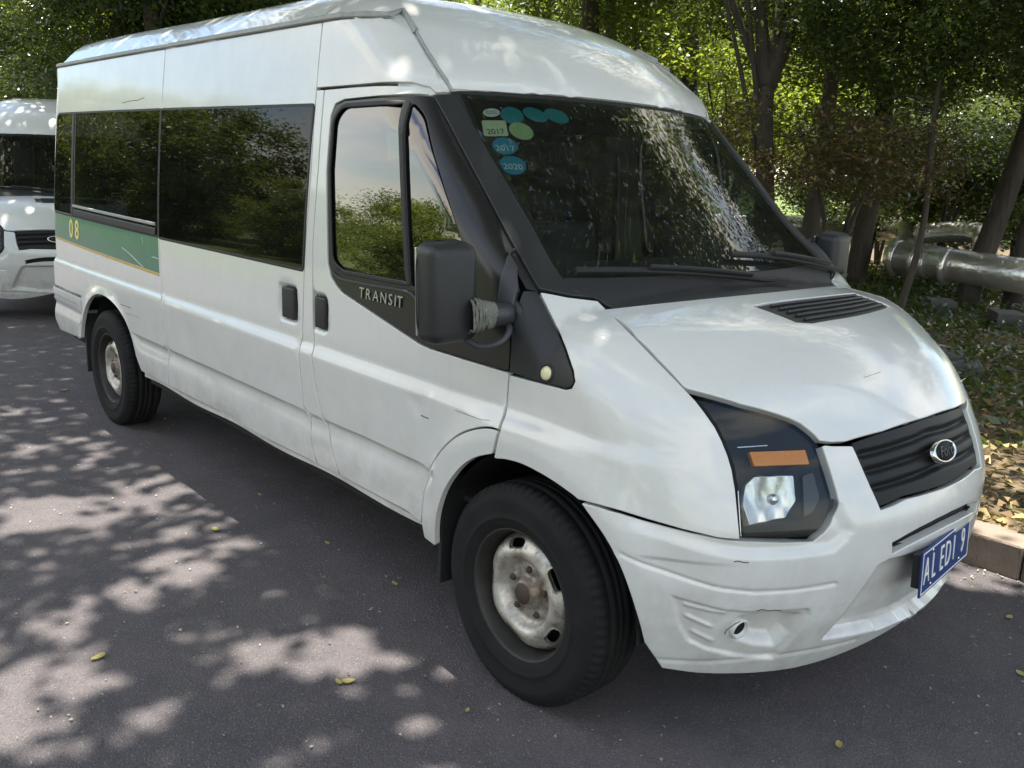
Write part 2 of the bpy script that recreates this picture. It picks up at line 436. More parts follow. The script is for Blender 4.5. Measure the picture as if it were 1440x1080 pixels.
def panel_mesh(name, pr, poly, h=.03, gap=.003, r=.0025, depth=.022, holes=(), off=0., disp=None, rows=(), inner=True, fn=body, round_=0., zmin_rows=None, dense=None, edge=True):
    """a sheet of the body cut to an outline: rounded edge, return flange and lining"""
    poly = np.array(poly, float)
    if np.any(np.asarray(round_) > 0): poly = fillet(poly, round_)
    if area2(poly) < 0: poly = poly[::-1]
    loops = [inset(resample(poly, h), gap+r)]
    for hl in holes:
        q = np.array(hl, float)
        if area2(q) > 0: q = q[::-1]
        loops.append(inset(resample(q, h), gap+r))
    lo, hi = poly.min(0), poly.max(0)
    us = np.arange(lo[0]+h*.5, hi[0], h); vs_ = list(np.arange(lo[1]+h*.5, hi[1], h))
    if len(rows): vs_ = [v for v in vs_ if min(abs(v-q) for q in rows) > .012]+[q for q in rows if lo[1] < q < hi[1]]
    G = np.stack(np.meshgrid(us, np.array(vs_)), -1).reshape(-1, 2)
    if dense is not None:
        dp, dh = dense; l2, h2 = dp.min(0), dp.max(0); g2 = np.stack(np.meshgrid(np.arange(l2[0], h2[0], dh), np.arange(l2[1], h2[1], dh)), -1).reshape(-1, 2)
        G = np.vstack([G[~((G > l2) & (G < h2)).all(1)], g2])
    keep = inside(G, loops[0])
    for q in loops[1:]: keep &= ~inside(G, q)
    G = G[keep]
    for q in loops: G = G[dist_poly(G, q) > .35*(h if dense is None else dense[1])]
    pts = np.vstack(loops+[G]); edges = []; s = 0
    for q in loops: n = len(q); edges += [(s+i, s+(i+1) % n) for i in range(n)]; s += n
    res = delaunay_2d_cdt([Vector(p) for p in pts], edges, [], 0, 1e-6)
    V2 = np.array([tuple(v) for v in res[0]]); F = np.array([tuple(f) for f in res[2]])
    cg = V2[F].mean(1); ok = inside(cg, loops[0])
    for q in loops[1:]: ok &= ~inside(cg, q)
    F = F[ok]
    inv = {}                                     # original index -> output index
    for k, lst in enumerate(res[3]):
        for o_ in lst: inv[o_] = k
    P = to3d(pr, V2, fn); N = grad(P, fn)
    if disp is not None: P = P+N*disp(P, V2)[:, None]
    # normals of the sheet itself
    A, B, C = P[F[:, 0]], P[F[:, 1]], P[F[:, 2]]; fn_ = np.cross(B-A, C-A)
    flip = (fn_*N[F[:, 0]]).sum(1) < 0; F[flip] = F[flip][:, ::-1]; fn_[flip] *= -1
    VN = np.zeros_like(P)
    for k in range(3): np.add.at(VN, F[:, k], fn_)
    VN /= np.linalg.norm(VN, axis=1)[:, None]+1e-15
    if disp is None: VN = N
    P = P+VN*off
    nv = len(P); Vs = [P]; Ns = [VN]; Fs = [tuple(f) for f in F]; mi = [0]*len(F); s = 0
    base = nv
    cen = np.zeros_like(P); cnt = np.zeros(nv)
    for k in range(3): np.add.at(cen, F[:, k], (P[F[:, 0]]+P[F[:, 1]]+P[F[:, 2]])/3); np.add.at(cnt, F[:, k], 1)
    cen /= np.maximum(cnt, 1)[:, None]
    if edge:
        for q in loops:
            n = len(q); idx = np.array([inv.get(s+i, s+i) for i in range(n)]); s += n
            p = P[idx]; nn = VN[idx]; t = np.roll(p, -1, 0)-np.roll(p, 1, 0); t /= np.linalg.norm(t, axis=1)[:, None]+1e-12
            o_ = np.cross(t, nn); o_ /= np.linalg.norm(o_, axis=1)[:, None]+1e-12
            flipped = ((p-cen[idx])*o_).sum() < 0
            if flipped: o_ = -o_
            rings = [(p+o_*r*.7-nn*r*.3, nn*.7+o_*.7), (p+o_*r-nn*r, o_), (p+o_*r-nn*depth, o_)]
            prev = idx
            for rp_, rn in rings:
                cur = np.arange(base, base+n); base += n; Vs.append(rp_); Ns.append(rn)
                for i in range(n):
                    j = (i+1) % n; Fs.append((prev[j], cur[j], cur[i], prev[i]) if flipped else (prev[i], cur[i], cur[j], prev[j])); mi.append(0)
                prev = cur
    if inner:
        Vs.append(P-VN*(depth+.004)); Ns.append(-VN); Fs += [(f[0]+base, f[2]+base, f[1]+base) for f in F]; mi += [1]*len(F)
    V = np.vstack(Vs); NN = np.vstack(Ns); NN /= np.linalg.norm(NN, axis=1)[:, None]+1e-12
    me = mesh_py(name, V, Fs); me.polygons.foreach_set('material_index', mi)
    me.update(); me.normals_split_custom_set_from_vertices([tuple(v) for v in NN])
    return me
def strip_mesh(line, nrm, w, t, lift=0.):
    """a moulding of width w and thickness t swept along a line on the body"""
    L = np.array(line, float); nrm = np.array(nrm, float); tg = np.gradient(L, axis=0); tg /= np.linalg.norm(tg, axis=1)[:, None]
    b = np.cross(tg, nrm); b /= np.linalg.norm(b, axis=1)[:, None]; prof = [(-.5, -.3), (-.5, .55), (-.3, 1), (.3, 1), (.5, .55), (.5, -.3)]; V = []; F = []
    for i in range(len(L)):
        for u, v in prof: V.append(L[i]+b[i]*u*w+nrm[i]*(v*t+lift))
    m = len(prof)
    for i in range(len(L)-1):
        for k in range(m): F.append((i*m+k, (i+1)*m+k, (i+1)*m+(k+1) % m, i*m+(k+1) % m))
    F.append(tuple(range(m))); F.append(tuple((len(L)-1)*m+k for k in range(m))[::-1])
    return V, F

# ------------------------------------------------------------------ the van
ROWS = [.868, .876, .885, .903, .92, .930, .938, .61, .58, .632, .640, .648, .655]
van = empty('van')
tag(van, 'white high-roofed passenger van with green rear stripe parked in the foreground', 'van', 'white vans parked along the kerb')
PARTS = []      # near-side or centre parts, kept for the second van
def vpart(name, me, mats, parent=None, both=False, label=None):
    o = link(name, me, mats, parent or van)
    if label: o['label'] = label
    if both:
        m2 = mirror_mesh(me, name); m2.materials.clear()
        if both is True:
            o2 = link(name, m2, mats, van)
            return o, o2
    return o
PM = [M['paint'], M['inner']]; BM = [M['plastic'], M['inner']]
ang = np.linspace(0, 2*np.pi, 40, endpoint=False)

# --- outlines in side view (x, z), from the front axle and the ground
sd_rear = [(-2.918, 2.150), (-2.915, 1.86), (-2.895, 1.21), (-2.862, 1.0), (-2.832, .87), (-2.815, .71), (-2.765, .648), (-2.772, .55), (-2.769, .438)]
sd_front = [(-1.356, 2.150), (-1.350, 1.84), (-1.345, 1.57), (-1.358, 1.26), (-1.358, .90), (-1.318, .652), (-1.290, .646), (-1.252, .505), (-1.214, .438)]
fd_rear = [(-1.292, 1.900), (-1.290, 1.6), (-1.300, 1.32), (-1.275, .99), (-1.222, .77), (-1.165, .646), (-1.101, .545), (-1.040, .438)]
rear_x = -4.835
def arc(cx, cz, rx, rz, a0, a1, n=14): return [(cx+rx*math.cos(a), cz+rz*math.sin(a)) for a in np.radians(np.linspace(a0, a1, n))]
r_arch = [(-4.195, .452)]+arc(-3.70, .345, .49, .455, 165, 22, 36)+[(-3.172, .44)]
# rear quarter
q_win = fillet([(-4.77, 1.240), (-2.955, 1.232), (-2.955, 1.836), (-4.725, 1.840)], [.05, .004, .004, .05])
quarter = sd_rear[:]+[(-3.172, .438)]+r_arch[::-1][1:]+[(-4.195, .728), (rear_x, .728), (rear_x, 2.150)]
vpart('rear_quarter_panel', panel_mesh('rear_quarter_panel', SIDE, quarter, .035, rows=ROWS, holes=[q_win]), PM, both=True)
# sliding door
s_win = fillet([(-2.86, 1.226), (-1.392, 1.226), (-1.385, 1.822), (-2.88, 1.832)], .012)
s_pane = fillet([(-2.888, 1.206), (-1.366, 1.206), (-1.358, 1.842), (-2.908, 1.852)], .012)
q_pane = fillet([(-4.79, 1.222), (-2.902, 1.212), (-2.922, 1.852), (-4.74, 1.856)], [.05, .004, .004, .05])
hs = np.array([(-1.578, 1.138), (-1.408, 1.138), (-1.395, .978), (-1.562, .978)])
def handle_disp(poly, depth=.028, wid=.02):
    fp = fillet(poly, .035)
    def f(P, uv):
        ins = inside(uv, fp); d = dist_poly(uv, fp); return np.where(ins, -depth*sstep(0, wid, d), 0.)
    return f
def dents(lst):
    def f(P, uv):
        o = np.zeros(len(uv))
        for cx, cz, sx, sz, a in lst: o += a*np.exp(-((uv[:, 0]-cx)/sx)**2-((uv[:, 1]-cz)/sz)**2)
        return o
    return f
def sumd(*fs): return lambda P, uv: sum(f(P, uv) for f in fs)
slide_d = sumd(handle_disp(hs), dents([(-2.2, .56, .10, .05, -.006), (-1.75, .52, .16, .05, -.005), (-2.5, .77, .12, .06, -.004), (-2.1, .44, .2, .03, -.012)]))
sdoor = sd_front+[(-1.6, .432), (-1.95, .425), (-2.35, .44)]+sd_rear[::-1]
sd = vpart('sliding_door', panel_mesh('sliding_door', SIDE, sdoor, .035, rows=ROWS, holes=[s_win], disp=slide_d, dense=(hs, .0095)), PM)
far_sd = vpart('side_panel', mirror_mesh(panel_mesh('side_panel', SIDE, sdoor, .045, rows=ROWS, holes=[s_win]), 'side_panel'), PM)
# B pillar between the doors, and the side panel above the cab door
pillar = [sd_front[1]]+sd_front[2:]+fd_rear[::-1][:-1]+[(-1.292, 1.900), (-1.352, 1.900)]
vpart('door_pillar', panel_mesh('door_pillar', SIDE, pillar, .03, rows=ROWS, gap=.0028), PM, both=True)
seam = px2s([(557, 5), (567, 15), (585, 44), (600, 70), (617, 97), (633, 123), (638, 129)])
upper_side = [(-1.354, 1.904), (-1.0, 1.906), (-.84, 1.908), (-.79, 1.908), (-.745, 1.896), (-.715, 1.875), (-.692, 1.884)]+[(p[0], min(p[2], 2.150)) for p in seam[::-1][1:-1] if p[2] < 2.13]+[(-1.035, 2.150), (-1.356, 2.150)]
vpart('upper_side_panel', panel_mesh('upper_side_panel', SIDE, upper_side, .022, gap=.003), PM, both=True)
# front door: the painted skin round the black window surround
surround = [(-.718, 1.871), (-.79, 1.868), (-.86, 1.864), (-1.14, 1.856), (-1.20, 1.842), (-1.226, 1.80), (-1.226, 1.6), (-1.178, 1.252), (-1.150, 1.205), (-1.113, 1.178), (-1.07, 1.157), (-.95, 1.131), (-.822, 1.103), (-.66, 1.068), (-.56, 1.047), (-.50, 1.041), (-.322, 1.039), (-.096, 1.038)]
hf = np.array([(-1.292, 1.132), (-1.166, 1.132), (-1.152, .978), (-1.268, .978)])
door = fd_rear[::-1]+[(-1.1, 1.902), (-.84, 1.902), (-.79, 1.900), (-.748, 1.888)]+surround+[(-.095, .94), (-.084, .866)]+[tuple(p) for p in smooth_line([(-.084, .866), (-.13, .862), (-.186, .846), (-.25, .818), (-.303, .785), (-.37, .725), (-.427, .645), (-.452, .552), (-.462, .438)], 32)[1:]]
hfb = np.array([(-1.312, 1.132), (-1.166, 1.132), (-1.152, .978), (-1.288, .978)])
door_d = sumd(handle_disp(hfb, .028), dents([(-.545, .845, .022, .02, -.009), (-.50, .86, .05, .035, -.004), (-.85, .62, .1, .06, -.004), (-.35, .9, .09, .03, -.003)]))
fd = vpart('front_door', panel_mesh('front_door', SIDE, door, .03, rows=ROWS, disp=door_d, dense=(np.array([(-1.262, .98), (-1.15, 1.135)]), .0095)), PM, both=True)[0]
# rear flare between cab door and front wheel
f_arch = arc(.03, .345, .425, .445, 168, 96, 9)
fl_a = smooth_line([(-.462, .438), (-.452, .552), (-.427, .645), (-.37, .725), (-.303, .785), (-.25, .818), (-.186, .846), (-.13, .862), (-.084, .866)], 32)
fl_b = smooth_line([(-.100, .785), (-.19, .746), (-.262, .690), (-.33, .605), (-.368, .518), (-.385, .43), (-.39, .375)], 30)
flare = np.vstack([fl_a, fl_b, [(-.455, .385)]])
vpart('wheel_arch_panel', panel_mesh('wheel_arch_panel', SIDE, flare, .018, gap=.0028), PM, both=True)
# handles
def handle(poly, name, owner, far=False):
    c = poly.mean(0); bm = bmesh.new(); w = np.ptp(poly[:, 0])*.55; hgt = np.ptp(poly[:, 1])*.80
    y = -float(side(np.array(c[0]), np.array(c[1])))
    box(bm, (c[0]-w/2, y-.004, c[1]-hgt/2), (c[0]+w/2, y+.030, c[1]+hgt/2))
    return bm_obj(name, bm, M['plastic'], owner, True, .007, 3)
handle(hs+np.array([.004, 0]), 'door_handle', sd); handle(hf+np.array([-.0, 0]), 'door_handle', fd)

# --- glass
G1 = [M['dark_glass'], M['dark_glass']]
def pane(name, poly, mat, pr=SIDE, both=False, off=-.004, h=.05, parent=None, gap=.002, label=None, round_=0.):
    me = panel_mesh(name, pr, poly, h, gap=gap, r=.0015, depth=.006, off=off, inner=False, round_=round_, edge=False)
    o = link(name, me, mat, parent or van)
    if label: o['label'] = label
    if both:
        m2 = mirror_mesh(me, name); m2.materials.clear(); link(name, m2, mat, van)
    return o
def rectxz(a, b, c, d): return np.array([(a, c), (b, c), (b, d), (a, d)])
pane('rear_quarter_window', [(-4.37, 1.222), (-2.902, 1.212), (-2.922, 1.852), (-4.37, 1.854)], M['dark_glass'], both=True, off=.003)
pane('rear_vent_window', fillet([(-4.785, 1.228), (-4.395, 1.226), (-4.395, 1.850), (-4.738, 1.852)], [.05, .002, .002, .05]), M['dark_glass'], both=True, off=.003)
pane('sliding_door_window', s_pane, M['dark_glass'], parent=sd, off=.003)
m2 = mirror_mesh(bpy.data.objects['sliding_door_window'].data, 'side_window'); m2.materials.clear(); link('side_window', m2, M['dark_glass'], van)
def frame_strip(name, pts, w, t, mat, parent=None, both=False, lift=0.):
    uv = smooth_line(pts, 40) if len(pts) > 2 else np.linspace(pts[0], pts[1], 30)
    P = to3d(SIDE, uv); N = grad(P); V, F = strip_mesh(P, N, w, t, lift); me = mesh_py(name, V, F, False)
    o = link(name, me, mat, parent or van)
    if both:
        m2 = mirror_mesh(me, name); m2.materials.clear(); link(name, m2, mat, van)
    return o
frame_strip('window_bar', [(-4.370, 1.222), (-4.370, 1.852)], .048, .006, M['rubber'], both=True)
frame_strip('window_bar', [(-4.318, 1.25), (-4.318, 1.848)], .012, .006, M['plastic_grey'], both=True)
frame_strip('window_slider_rail', [(-4.34, 1.285), (-2.935, 1.272)], .018, .011, M['gutter'], both=True)
frame_strip('window_slider_rail', [(-4.34, 1.243), (-2.935, 1.230)], .045, .006, M['rubber'], both=True)
# painted-edge seal round the big panes
for loop in (q_pane, s_pane):
    P = to3d(SIDE, resample(np.array(loop), .03)); P = np.vstack([P, P[:2]]); V, F = strip_mesh(P, grad(P), .014, .0035, .0); me = mesh_py('window_seal', V, F, False); link('window_seal', me, M['rubber'], van)
# cab door window surround with two panes
dg = fillet([(-1.068, 1.232), (-.648, 1.238), (-.782, 1.842), (-1.15, 1.836), (-1.208, 1.79), (-1.206, 1.6), (-1.150, 1.262)], [.03, .0, .0, .05, .05, 0, .05])
qg = fillet([(-.628, 1.238), (-.355, 1.195), (-.352, 1.36), (-.39, 1.43), (-.535, 1.615), (-.69, 1.80), (-.757, 1.842)], [.01, .04, .04, .1, .2, .1, .02])
sur_poly = surround+[(-.104, 1.16), (-.104, 1.288), (-.257, 1.435), (-.478, 1.647)]
sw = vpart('window_surround', panel_mesh('window_surround', SIDE, sur_poly, .03, gap=.0025, off=-.003, holes=[dg, qg]), [M['surround'], M['inner']], both=True)[0]
pane('door_window', dg, M['door_glass'], both=True, off=-.010)
pane('door_quarter_window', qg, M['door_glass'], both=True, off=-.010)
frame_strip('window_divider', [(-.638, 1.236), (-.770, 1.842)], .020, .004, M['rubber'], both=True)
for lp in (dg,):
    P = to3d(SIDE, resample(np.array(lp), .03)); P = np.vstack([P, P[:2]]); V, F = strip_mesh(P, grad(P), .016, .004, -.002); link('window_seal', mesh_py('window_seal', V, F, False), M['rubber'], van)
frame_strip('window_sill_moulding', [(-1.14, 1.222), (-1.06, 1.205), (-.85, 1.207), (-.66, 1.212), (-.60, 1.20), (-.565, 1.165), (-.555, 1.12)], .010, .005, M['plastic_grey'])
# forward trim on the wing, behind the mirror
tri_px = [(715, 524), (745, 534), (795, 547), (803, 545), (807, 537), (805, 522), (795, 492), (782, 460), (757, 409)]
P = px2s(tri_px); tri = [tuple(FEND.uv(p)[0]) for p in P]; e = to3d(SIDE, [(-.098, 1.285), (-.096, 1.16), (-.094, 1.05)]); tri += [tuple(FEND.uv(p)[0]) for p in e]
vpart('wing_trim', panel_mesh('wing_trim', FEND, tri, .02, gap=.0015, r=.004, off=.001), BM, both=True)
dm = px2s([(769, 525)])[0]; bm = bmesh.new(); bmesh.ops.create_uvsphere(bm, u_segments=24, v_segments=12, radius=.021)
nd = grad(dm[None])[0]
for v in bm.verts: v.co.z *= .5
ind = bm_obj('side_indicator', bm, M['dome'], van, True); ind.matrix_local = frame_from(dm+nd*.002, (1, 0, 0), nd)
V, F = lathe([(0, .020), (.004, .023), (.004, .026), (0, .028)], 28); me = mesh_py('indicator_ring', [(v[0], v[2], v[1]) for v in V], F); o = link('indicator_ring', me, M['rubber'], van); o.matrix_local = frame_from(dm+nd*.001, (1, 0, 0), nd)

# --- windscreen pillar trims, screen, cowl
po = px2s([(608, 134), (630, 173), (660, 230), (690, 286), (713, 330), (735, 369), (757, 407)])
pi = px2s([(640, 133), (665, 176), (690, 220), (720, 270), (749, 320), (765, 350), (778, 373), (790, 390), (803, 404), (818, 414), (842, 421)])
pp = np.vstack([po, px2s([(800, 416)]), pi[::-1]])
lin = np.vstack([po+np.array([-.03, -.02, 0]), px2s([(800, 420)]), pi[::-1]])
link('pillar_backing', panel_mesh('pillar_backing', PIL, PIL.uv(lin), .03, gap=0., off=-.012, inner=False, edge=False), M['rubber'], van)
vpart('windscreen_pillar_trim', panel_mesh('windscreen_pillar_trim', PIL, PIL.uv(pp), .02, gap=.0015, r=.004, off=.003), BM, both=True)
def sym(P, pr):
    a = pr.uv(P); b = pr.uv(P*np.array([1, -1, 1])); return np.vstack([a, b[::-1]])
lip = np.array([(-.562-.27*y*y, y, 1.903-.03*y*y) for y in np.linspace(0, -.712, 12)])
lipw = np.array([(wd, y, 1.896-.03*y*y) for y, wd in [(y, float(wind(np.array(y), np.array(1.89)))) for y in np.linspace(0, -.70, 12)]])
gl_side = pi[1:8]; gb = to3d(OBL, np.array([OBL.uv(np.array([[float(wind(np.array(y), np.array(1.318))), y, 1.318]]))[0] for y in np.linspace(-.72, 0, 14)]))
scr = np.vstack([lipw, gl_side+np.array([0, .004, 0]), gb[2:]])
ws = link('windscreen', panel_mesh('windscreen', OBL, sym(scr, OBL), .05, gap=.001, r=.0015, depth=.005, off=-.004, inner=False, edge=False), M['glass'], van)
# rear edge of the bonnet as a curve
def bon_edge(y): return np.array([.172-.27*y*y, y, 0.])
be = np.array([bon_edge(y) for y in np.linspace(0, -.70, 16)]); be[:, 2] = [float(hood(np.array(p[0]), np.array(p[1]))) for p in be]
be = to3d(HOODP, HOODP.uv(be))
cw = np.vstack([gb[::-1][:-2], pi[7:], be[::-1][1:]])
cowl = vpart('cowl_panel', panel_mesh('cowl_panel', HOODP, sym(cw, HOODP), .03, gap=.001, r=.003, off=-.001), BM)
# black printed border of the screen
bt = np.vstack([lipw, gl_side]); Pb = to3d(OBL, OBL.uv(np.vstack([bt[::-1], bt[1:]*np.array([1, -1, 1])])))
V, F = strip_mesh(Pb, grad(Pb), .05, .0015, -.008); link('screen_border', mesh_py('screen_border', V, F, False), M['rubber'], van)

# --- roof and its front dome
dome_edge = np.vstack([lip, seam[::-1]]); dome_edge = np.vstack([dome_edge, [(-1.30, -.60, 2.27), (-1.40, -.45, 2.31), (-1.45, -.2, 2.33), (-1.46, 0, 2.33)]])
cap = vpart('roof_dome', panel_mesh('roof_dome', OBL, sym(dome_edge, OBL), .03, gap=.003, r=.004, depth=.03, disp=dents([(.30, .55, .02, .16, .004), (.05, .55, .02, .16, .003)])), PM)
roof_edge = np.vstack([[(rear_x+.01, 0, 2.3), (rear_x+.01, -.55, 2.3), (rear_x+.01, -.79, 2.2)], [(x, -.826, 2.18) for x in np.linspace(-4.79, -1.12, 30)], [(-1.045, -.795, 2.17), (-1.085, -.72, 2.18)], [seam[1]+np.array([-.005, .03, .02]), (-1.20, -.60, 2.25), (-1.30, -.59, 2.27), (-1.40, -.44, 2.31), (-1.45, -.2, 2.33), (-1.46, 0, 2.33)]])
TOPs = TOPP
vpart('roof', panel_mesh('roof', TOPs, sym(roof_edge, TOPs), .05, gap=.002, r=.004, depth=.03), PM)
gxz = [(x, 2.158) for x in np.linspace(-4.80, -1.12, 40)]+[(-1.075, 2.156), (-1.045, 2.150)]
gut_line = to3d(SIDE, gxz); gut_line = np.vstack([gut_line, seam[1:3]]); gn = grad(gut_line); gn[:, 2] = 0; gn[:, 0] *= .3; gn /= np.linalg.norm(gn, axis=1)[:, None]
gut_line[:-2, 2] = 2.162; V, F = strip_mesh(gut_line, gn, .022, .013); vpart('roof_gutter', mesh_py('roof_gutter', V, F, False), M['gutter'], both=True)
L = smooth_line(seam[1:], 24); V, F = strip_mesh(L, grad(L), .011, .004); vpart('roof_seam', mesh_py('roof_seam', V, F, False), M['gutter'], both=True)
gus = np.vstack([lip[-3:], [(-.72, -.80, 1.88), (-.80, -.85, 1.93), (-1.0, -.86, 2.0), (-1.1, -.855, 2.12), (-1.30, -.84, 2.165), (-1.42, -.80, 2.20), (-1.45, -.55, 2.28), (-1.25, -.45, 2.27)]])
vpart('roof_corner_flange', panel_mesh('roof_corner_flange', OBL, OBL.uv(to3d(OBL, OBL.uv(gus))), .03, gap=0., off=-.008, inner=False), PM, both=True)
# seams across the roof side
for x in (-1.42,):
    P = to3d(SIDE, [(x, 2.17), (x, 2.20), (x, 2.225)]); V, F = strip_mesh(P, grad(P), .010, .002); link('roof_joint', mesh_py('roof_joint', V, F, False), M['gutter'], van)

# --- bonnet, wing, headlamp, grille
gapline = px2s([(843, 423), (868, 448), (893, 473), (925, 506), (960, 544)])
lamp_top = px2s([(967, 548), (1005, 558), (1043, 570), (1080, 580), (1110, 590), (1125, 597), (1137, 606), (1146, 614), (1152, 622)])
lead = px2s([(1170, 624), (1190, 623), (1243, 608)]); lead = np.vstack([lead, [(.765, 0, .956)]])
bon = np.vstack([be, gapline[1:], lamp_top, lead])
hood_d = dents([(.0, .16, .018, .05, -.003), (-.2, .1, .05, .03, -.002)])
vb = np.array([(.262-.22*max(0, y)**2, y) for y in np.linspace(-.22, .54, 14)]); vf = np.array([(.418-.29*max(0, y)**2-.02*(y < -.15), y) for y in np.linspace(-.19, .56, 14)])
def hz(P): return to3d(HOODP, HOODP.uv(np.array([(x, y, float(hood(np.array(x), np.array(y)))) for x, y in P])))
vent = HOODP.uv(hz(np.vstack([vb, vf[::-1]])))
hood_o = vpart('bonnet', panel_mesh('bonnet', HOODP, sym(bon, HOODP), .028, gap=.0035, r=.004, holes=[vent]), PM)
vent_o = vpart('bonnet_vent', panel_mesh('bonnet_vent', HOODP, vent, .02, gap=.001, r=.003, off=-.004), BM)
# louvres of the vent
for t in np.linspace(.14, .86, 5):
    L = hz((vb*(1-t)+vf*t)[1:-1]); V, F = strip_mesh(L, grad(L), .010, .005); link('louvre', mesh_py('louvre', V, F, False), M['plastic'], vent_o)
lamp_out = px2s([(964, 546), (980, 563), (993, 580), (1007, 600), (1017, 620), (1025, 640), (1031, 660), (1036, 690), (1039, 720), (1041, 742), (1043, 761)])
lamp_bot = px2s([(1070, 763), (1110, 764), (1147, 761), (1160, 751), (1170, 735), (1177, 712), (1173, 692), (1166, 668), (1160, 646)])
wing_seam = px2s([(1042, 762), (1010, 758), (985, 752), (960, 746), (915, 733), (873, 720), (840, 711), (812, 704)])
w_arch = px2s(smooth_line([(804, 697), (780, 680), (757, 666), (733, 654), (712, 648), (693, 646)], 25))
w_gap = px2s([(702, 606), (708, 588), (712, 570), (715, 526)])
wing = np.vstack([w_gap, px2s(tri_px[1:]), px2s([(775, 412), (800, 417), (842, 422)]), gapline[1:-1], lamp_out, wing_seam[1:], w_arch])
wing_d = lambda P, uv: np.where((P[:, 0] > .1), .004*np.exp(-((P[:, 2]-1.0+.18*P[:, 0])/.05)**2), 0.)*0
vpart('front_wing', panel_mesh('front_wing', FEND, FEND.uv(wing), .02, gap=.003, r=.003), PM, both=True)
# headlamp: bezel bowl, reflectors, lens
lp = np.vstack([lamp_top, lamp_bot[::-1], lamp_out[::-1]])
lp2 = fillet(LAMP.uv(lp), .004)
lamp = vpart('headlamp', panel_mesh('headlamp', LAMP, lp2, .02, gap=.002, r=.002, depth=.05, off=-.030, inner=False), [M['lamp_dark'], M['lamp_dark']])
lens_me = panel_mesh('lens', LAMP, lp2, .025, gap=.003, r=.003, depth=.028, off=-.001, inner=False, edge=False)
lens = link('lens', lens_me, M['lens'], lamp)
m2 = mirror_mesh(lamp.data, 'headlamp'); m2.materials.clear(); lamp2 = link('headlamp', m2, [M['lamp_dark'], M['lamp_dark']], van)
m3 = mirror_mesh(lens_me, 'lens'); m3.materials.clear(); link('lens', m3, M['lens'], lamp2)
def lamp_piece(name, px, off, mat, h=.012, rad=.004, disp=None):
    me = panel_mesh(name, LAMP, fillet(LAMP.uv(px2s(px)), rad), h, gap=0., r=.002, depth=.025, off=off, inner=False, disp=disp)
    o = link(name, me, [mat, mat], lamp); m_ = mirror_mesh(me, name); m_.materials.clear(); link(name, m_, [mat, mat], lamp2); return o
lamp_piece('indicator_lens', [(1057, 634), (1137, 631), (1143, 652), (1064, 655)], -.014, M['amber'])
def facets(P, uv):
    c = uv.mean(0); q = uv-c; return -.006-.24*np.maximum(0, .085-np.hypot(q[:, 0]*.75, q[:, 1]))+.0035*np.sin(q[:, 0]*120)*np.sin(q[:, 1]*40+1)
lamp_piece('reflector', [(1052, 682), (1063, 670), (1118, 668), (1123, 704), (1108, 728), (1055, 739), (1048, 712)], 0., M['reflector'], .006, .006, facets)
bl_ = px2s([(1092, 702)])[0]; bn_ = grad(bl_[None])[0]; bm = bmesh.new(); bmesh.ops.create_uvsphere(bm, u_segments=16, v_segments=10, radius=.016); o = bm_obj('bulb', bm, M['chrome'], lamp, True); o.location = Vector(bl_-bn_*.020)
lamp_piece('reflector', [(1134, 668), (1149, 663), (1159, 700), (1149, 722), (1136, 728)], -.018, M['plastic_grey'], .012, .008)
for a_, b_ in (((1042, 627), (1085, 624)), ((1047, 758), (1043, 690))):
    L = px2s(np.linspace(a_, b_, 10)); n_ = grad(L); V, F = strip_mesh(L-n_*.026, n_, .004, .004); link('lamp_rib', mesh_py('lamp_rib', V, F, False), M['reflector'], lamp)
# grille
gtop = px2s([(1201, 621), (1222, 613), (1245, 605)]); gtop = np.vstack([gtop, [(.768, 0, .962)]]); gl_l = px2s([(1212, 652), (1226, 684), (1239, 712)])
gbot = np.array([(.86-.35*y*y, y, .752-.06*(.3-abs(y))) for y in (-.30, -.2, -.1, 0)])
gb_px = px2s([(1240, 714), (1255, 709), (1275, 699)]);
gb_c = np.array([[.862, 0, .772]])
grl = np.vstack([gtop[::-1], gl_l[:-1], gb_px, gb_c]); grl = grl[::-1]
def grille_disp(P, uv):
    z = P[:, 2]; o = np.zeros(len(P))
    for c in (.822, .868, .912): o -= .016*np.exp(-((z-c+.06*np.abs(P[:, 1])-.01)/.0085)**4)
    fade = sstep(0, .022, dist_poly(uv, GP)); return o*fade-.012
rowsg = []
GP = sym(grl[::-1], FRONTP)
gr = vpart('grille', panel_mesh('grille', FRONTP, sym(grl[::-1], FRONTP), .0062, gap=.002, r=.003, disp=grille_disp), [M['grille'], M['inner']])
# maker's oval on the grille
ec = to3d(FRONTP, FRONTP.uv(np.array([[.81, .0, .862]])))[0]; en = grad(ec[None])[0]
V, F = lathe([(.0, .0), (.004, .02), (.007, .042), (.010, .046), (.012, .051), (.009, .056), (0, .058)], 48)
me = mesh_py('badge_ring', [(v[0]*1.32, v[2]*.62, v[1]) for v in V if True], F); em = link('badge', me, M['chrome'], van); em.matrix_local = frame_from(ec+en*.004, (0, 1, 0), en)
V, F = lathe([(.0105, .0), (.0105, .044), (.006, .046)], 48); me = mesh_py('badge_field', [(v[0]*1.32, v[2]*.62, v[1]) for v in V], F); bf = link('badge_field', me, M['lamp_dark'], em)
tm = text_mesh('Ford', .046, .0012, .35); bt_ = link('lettering', tm, M['plastic_grey'], em); bt_.location = (0, 0, .0125)
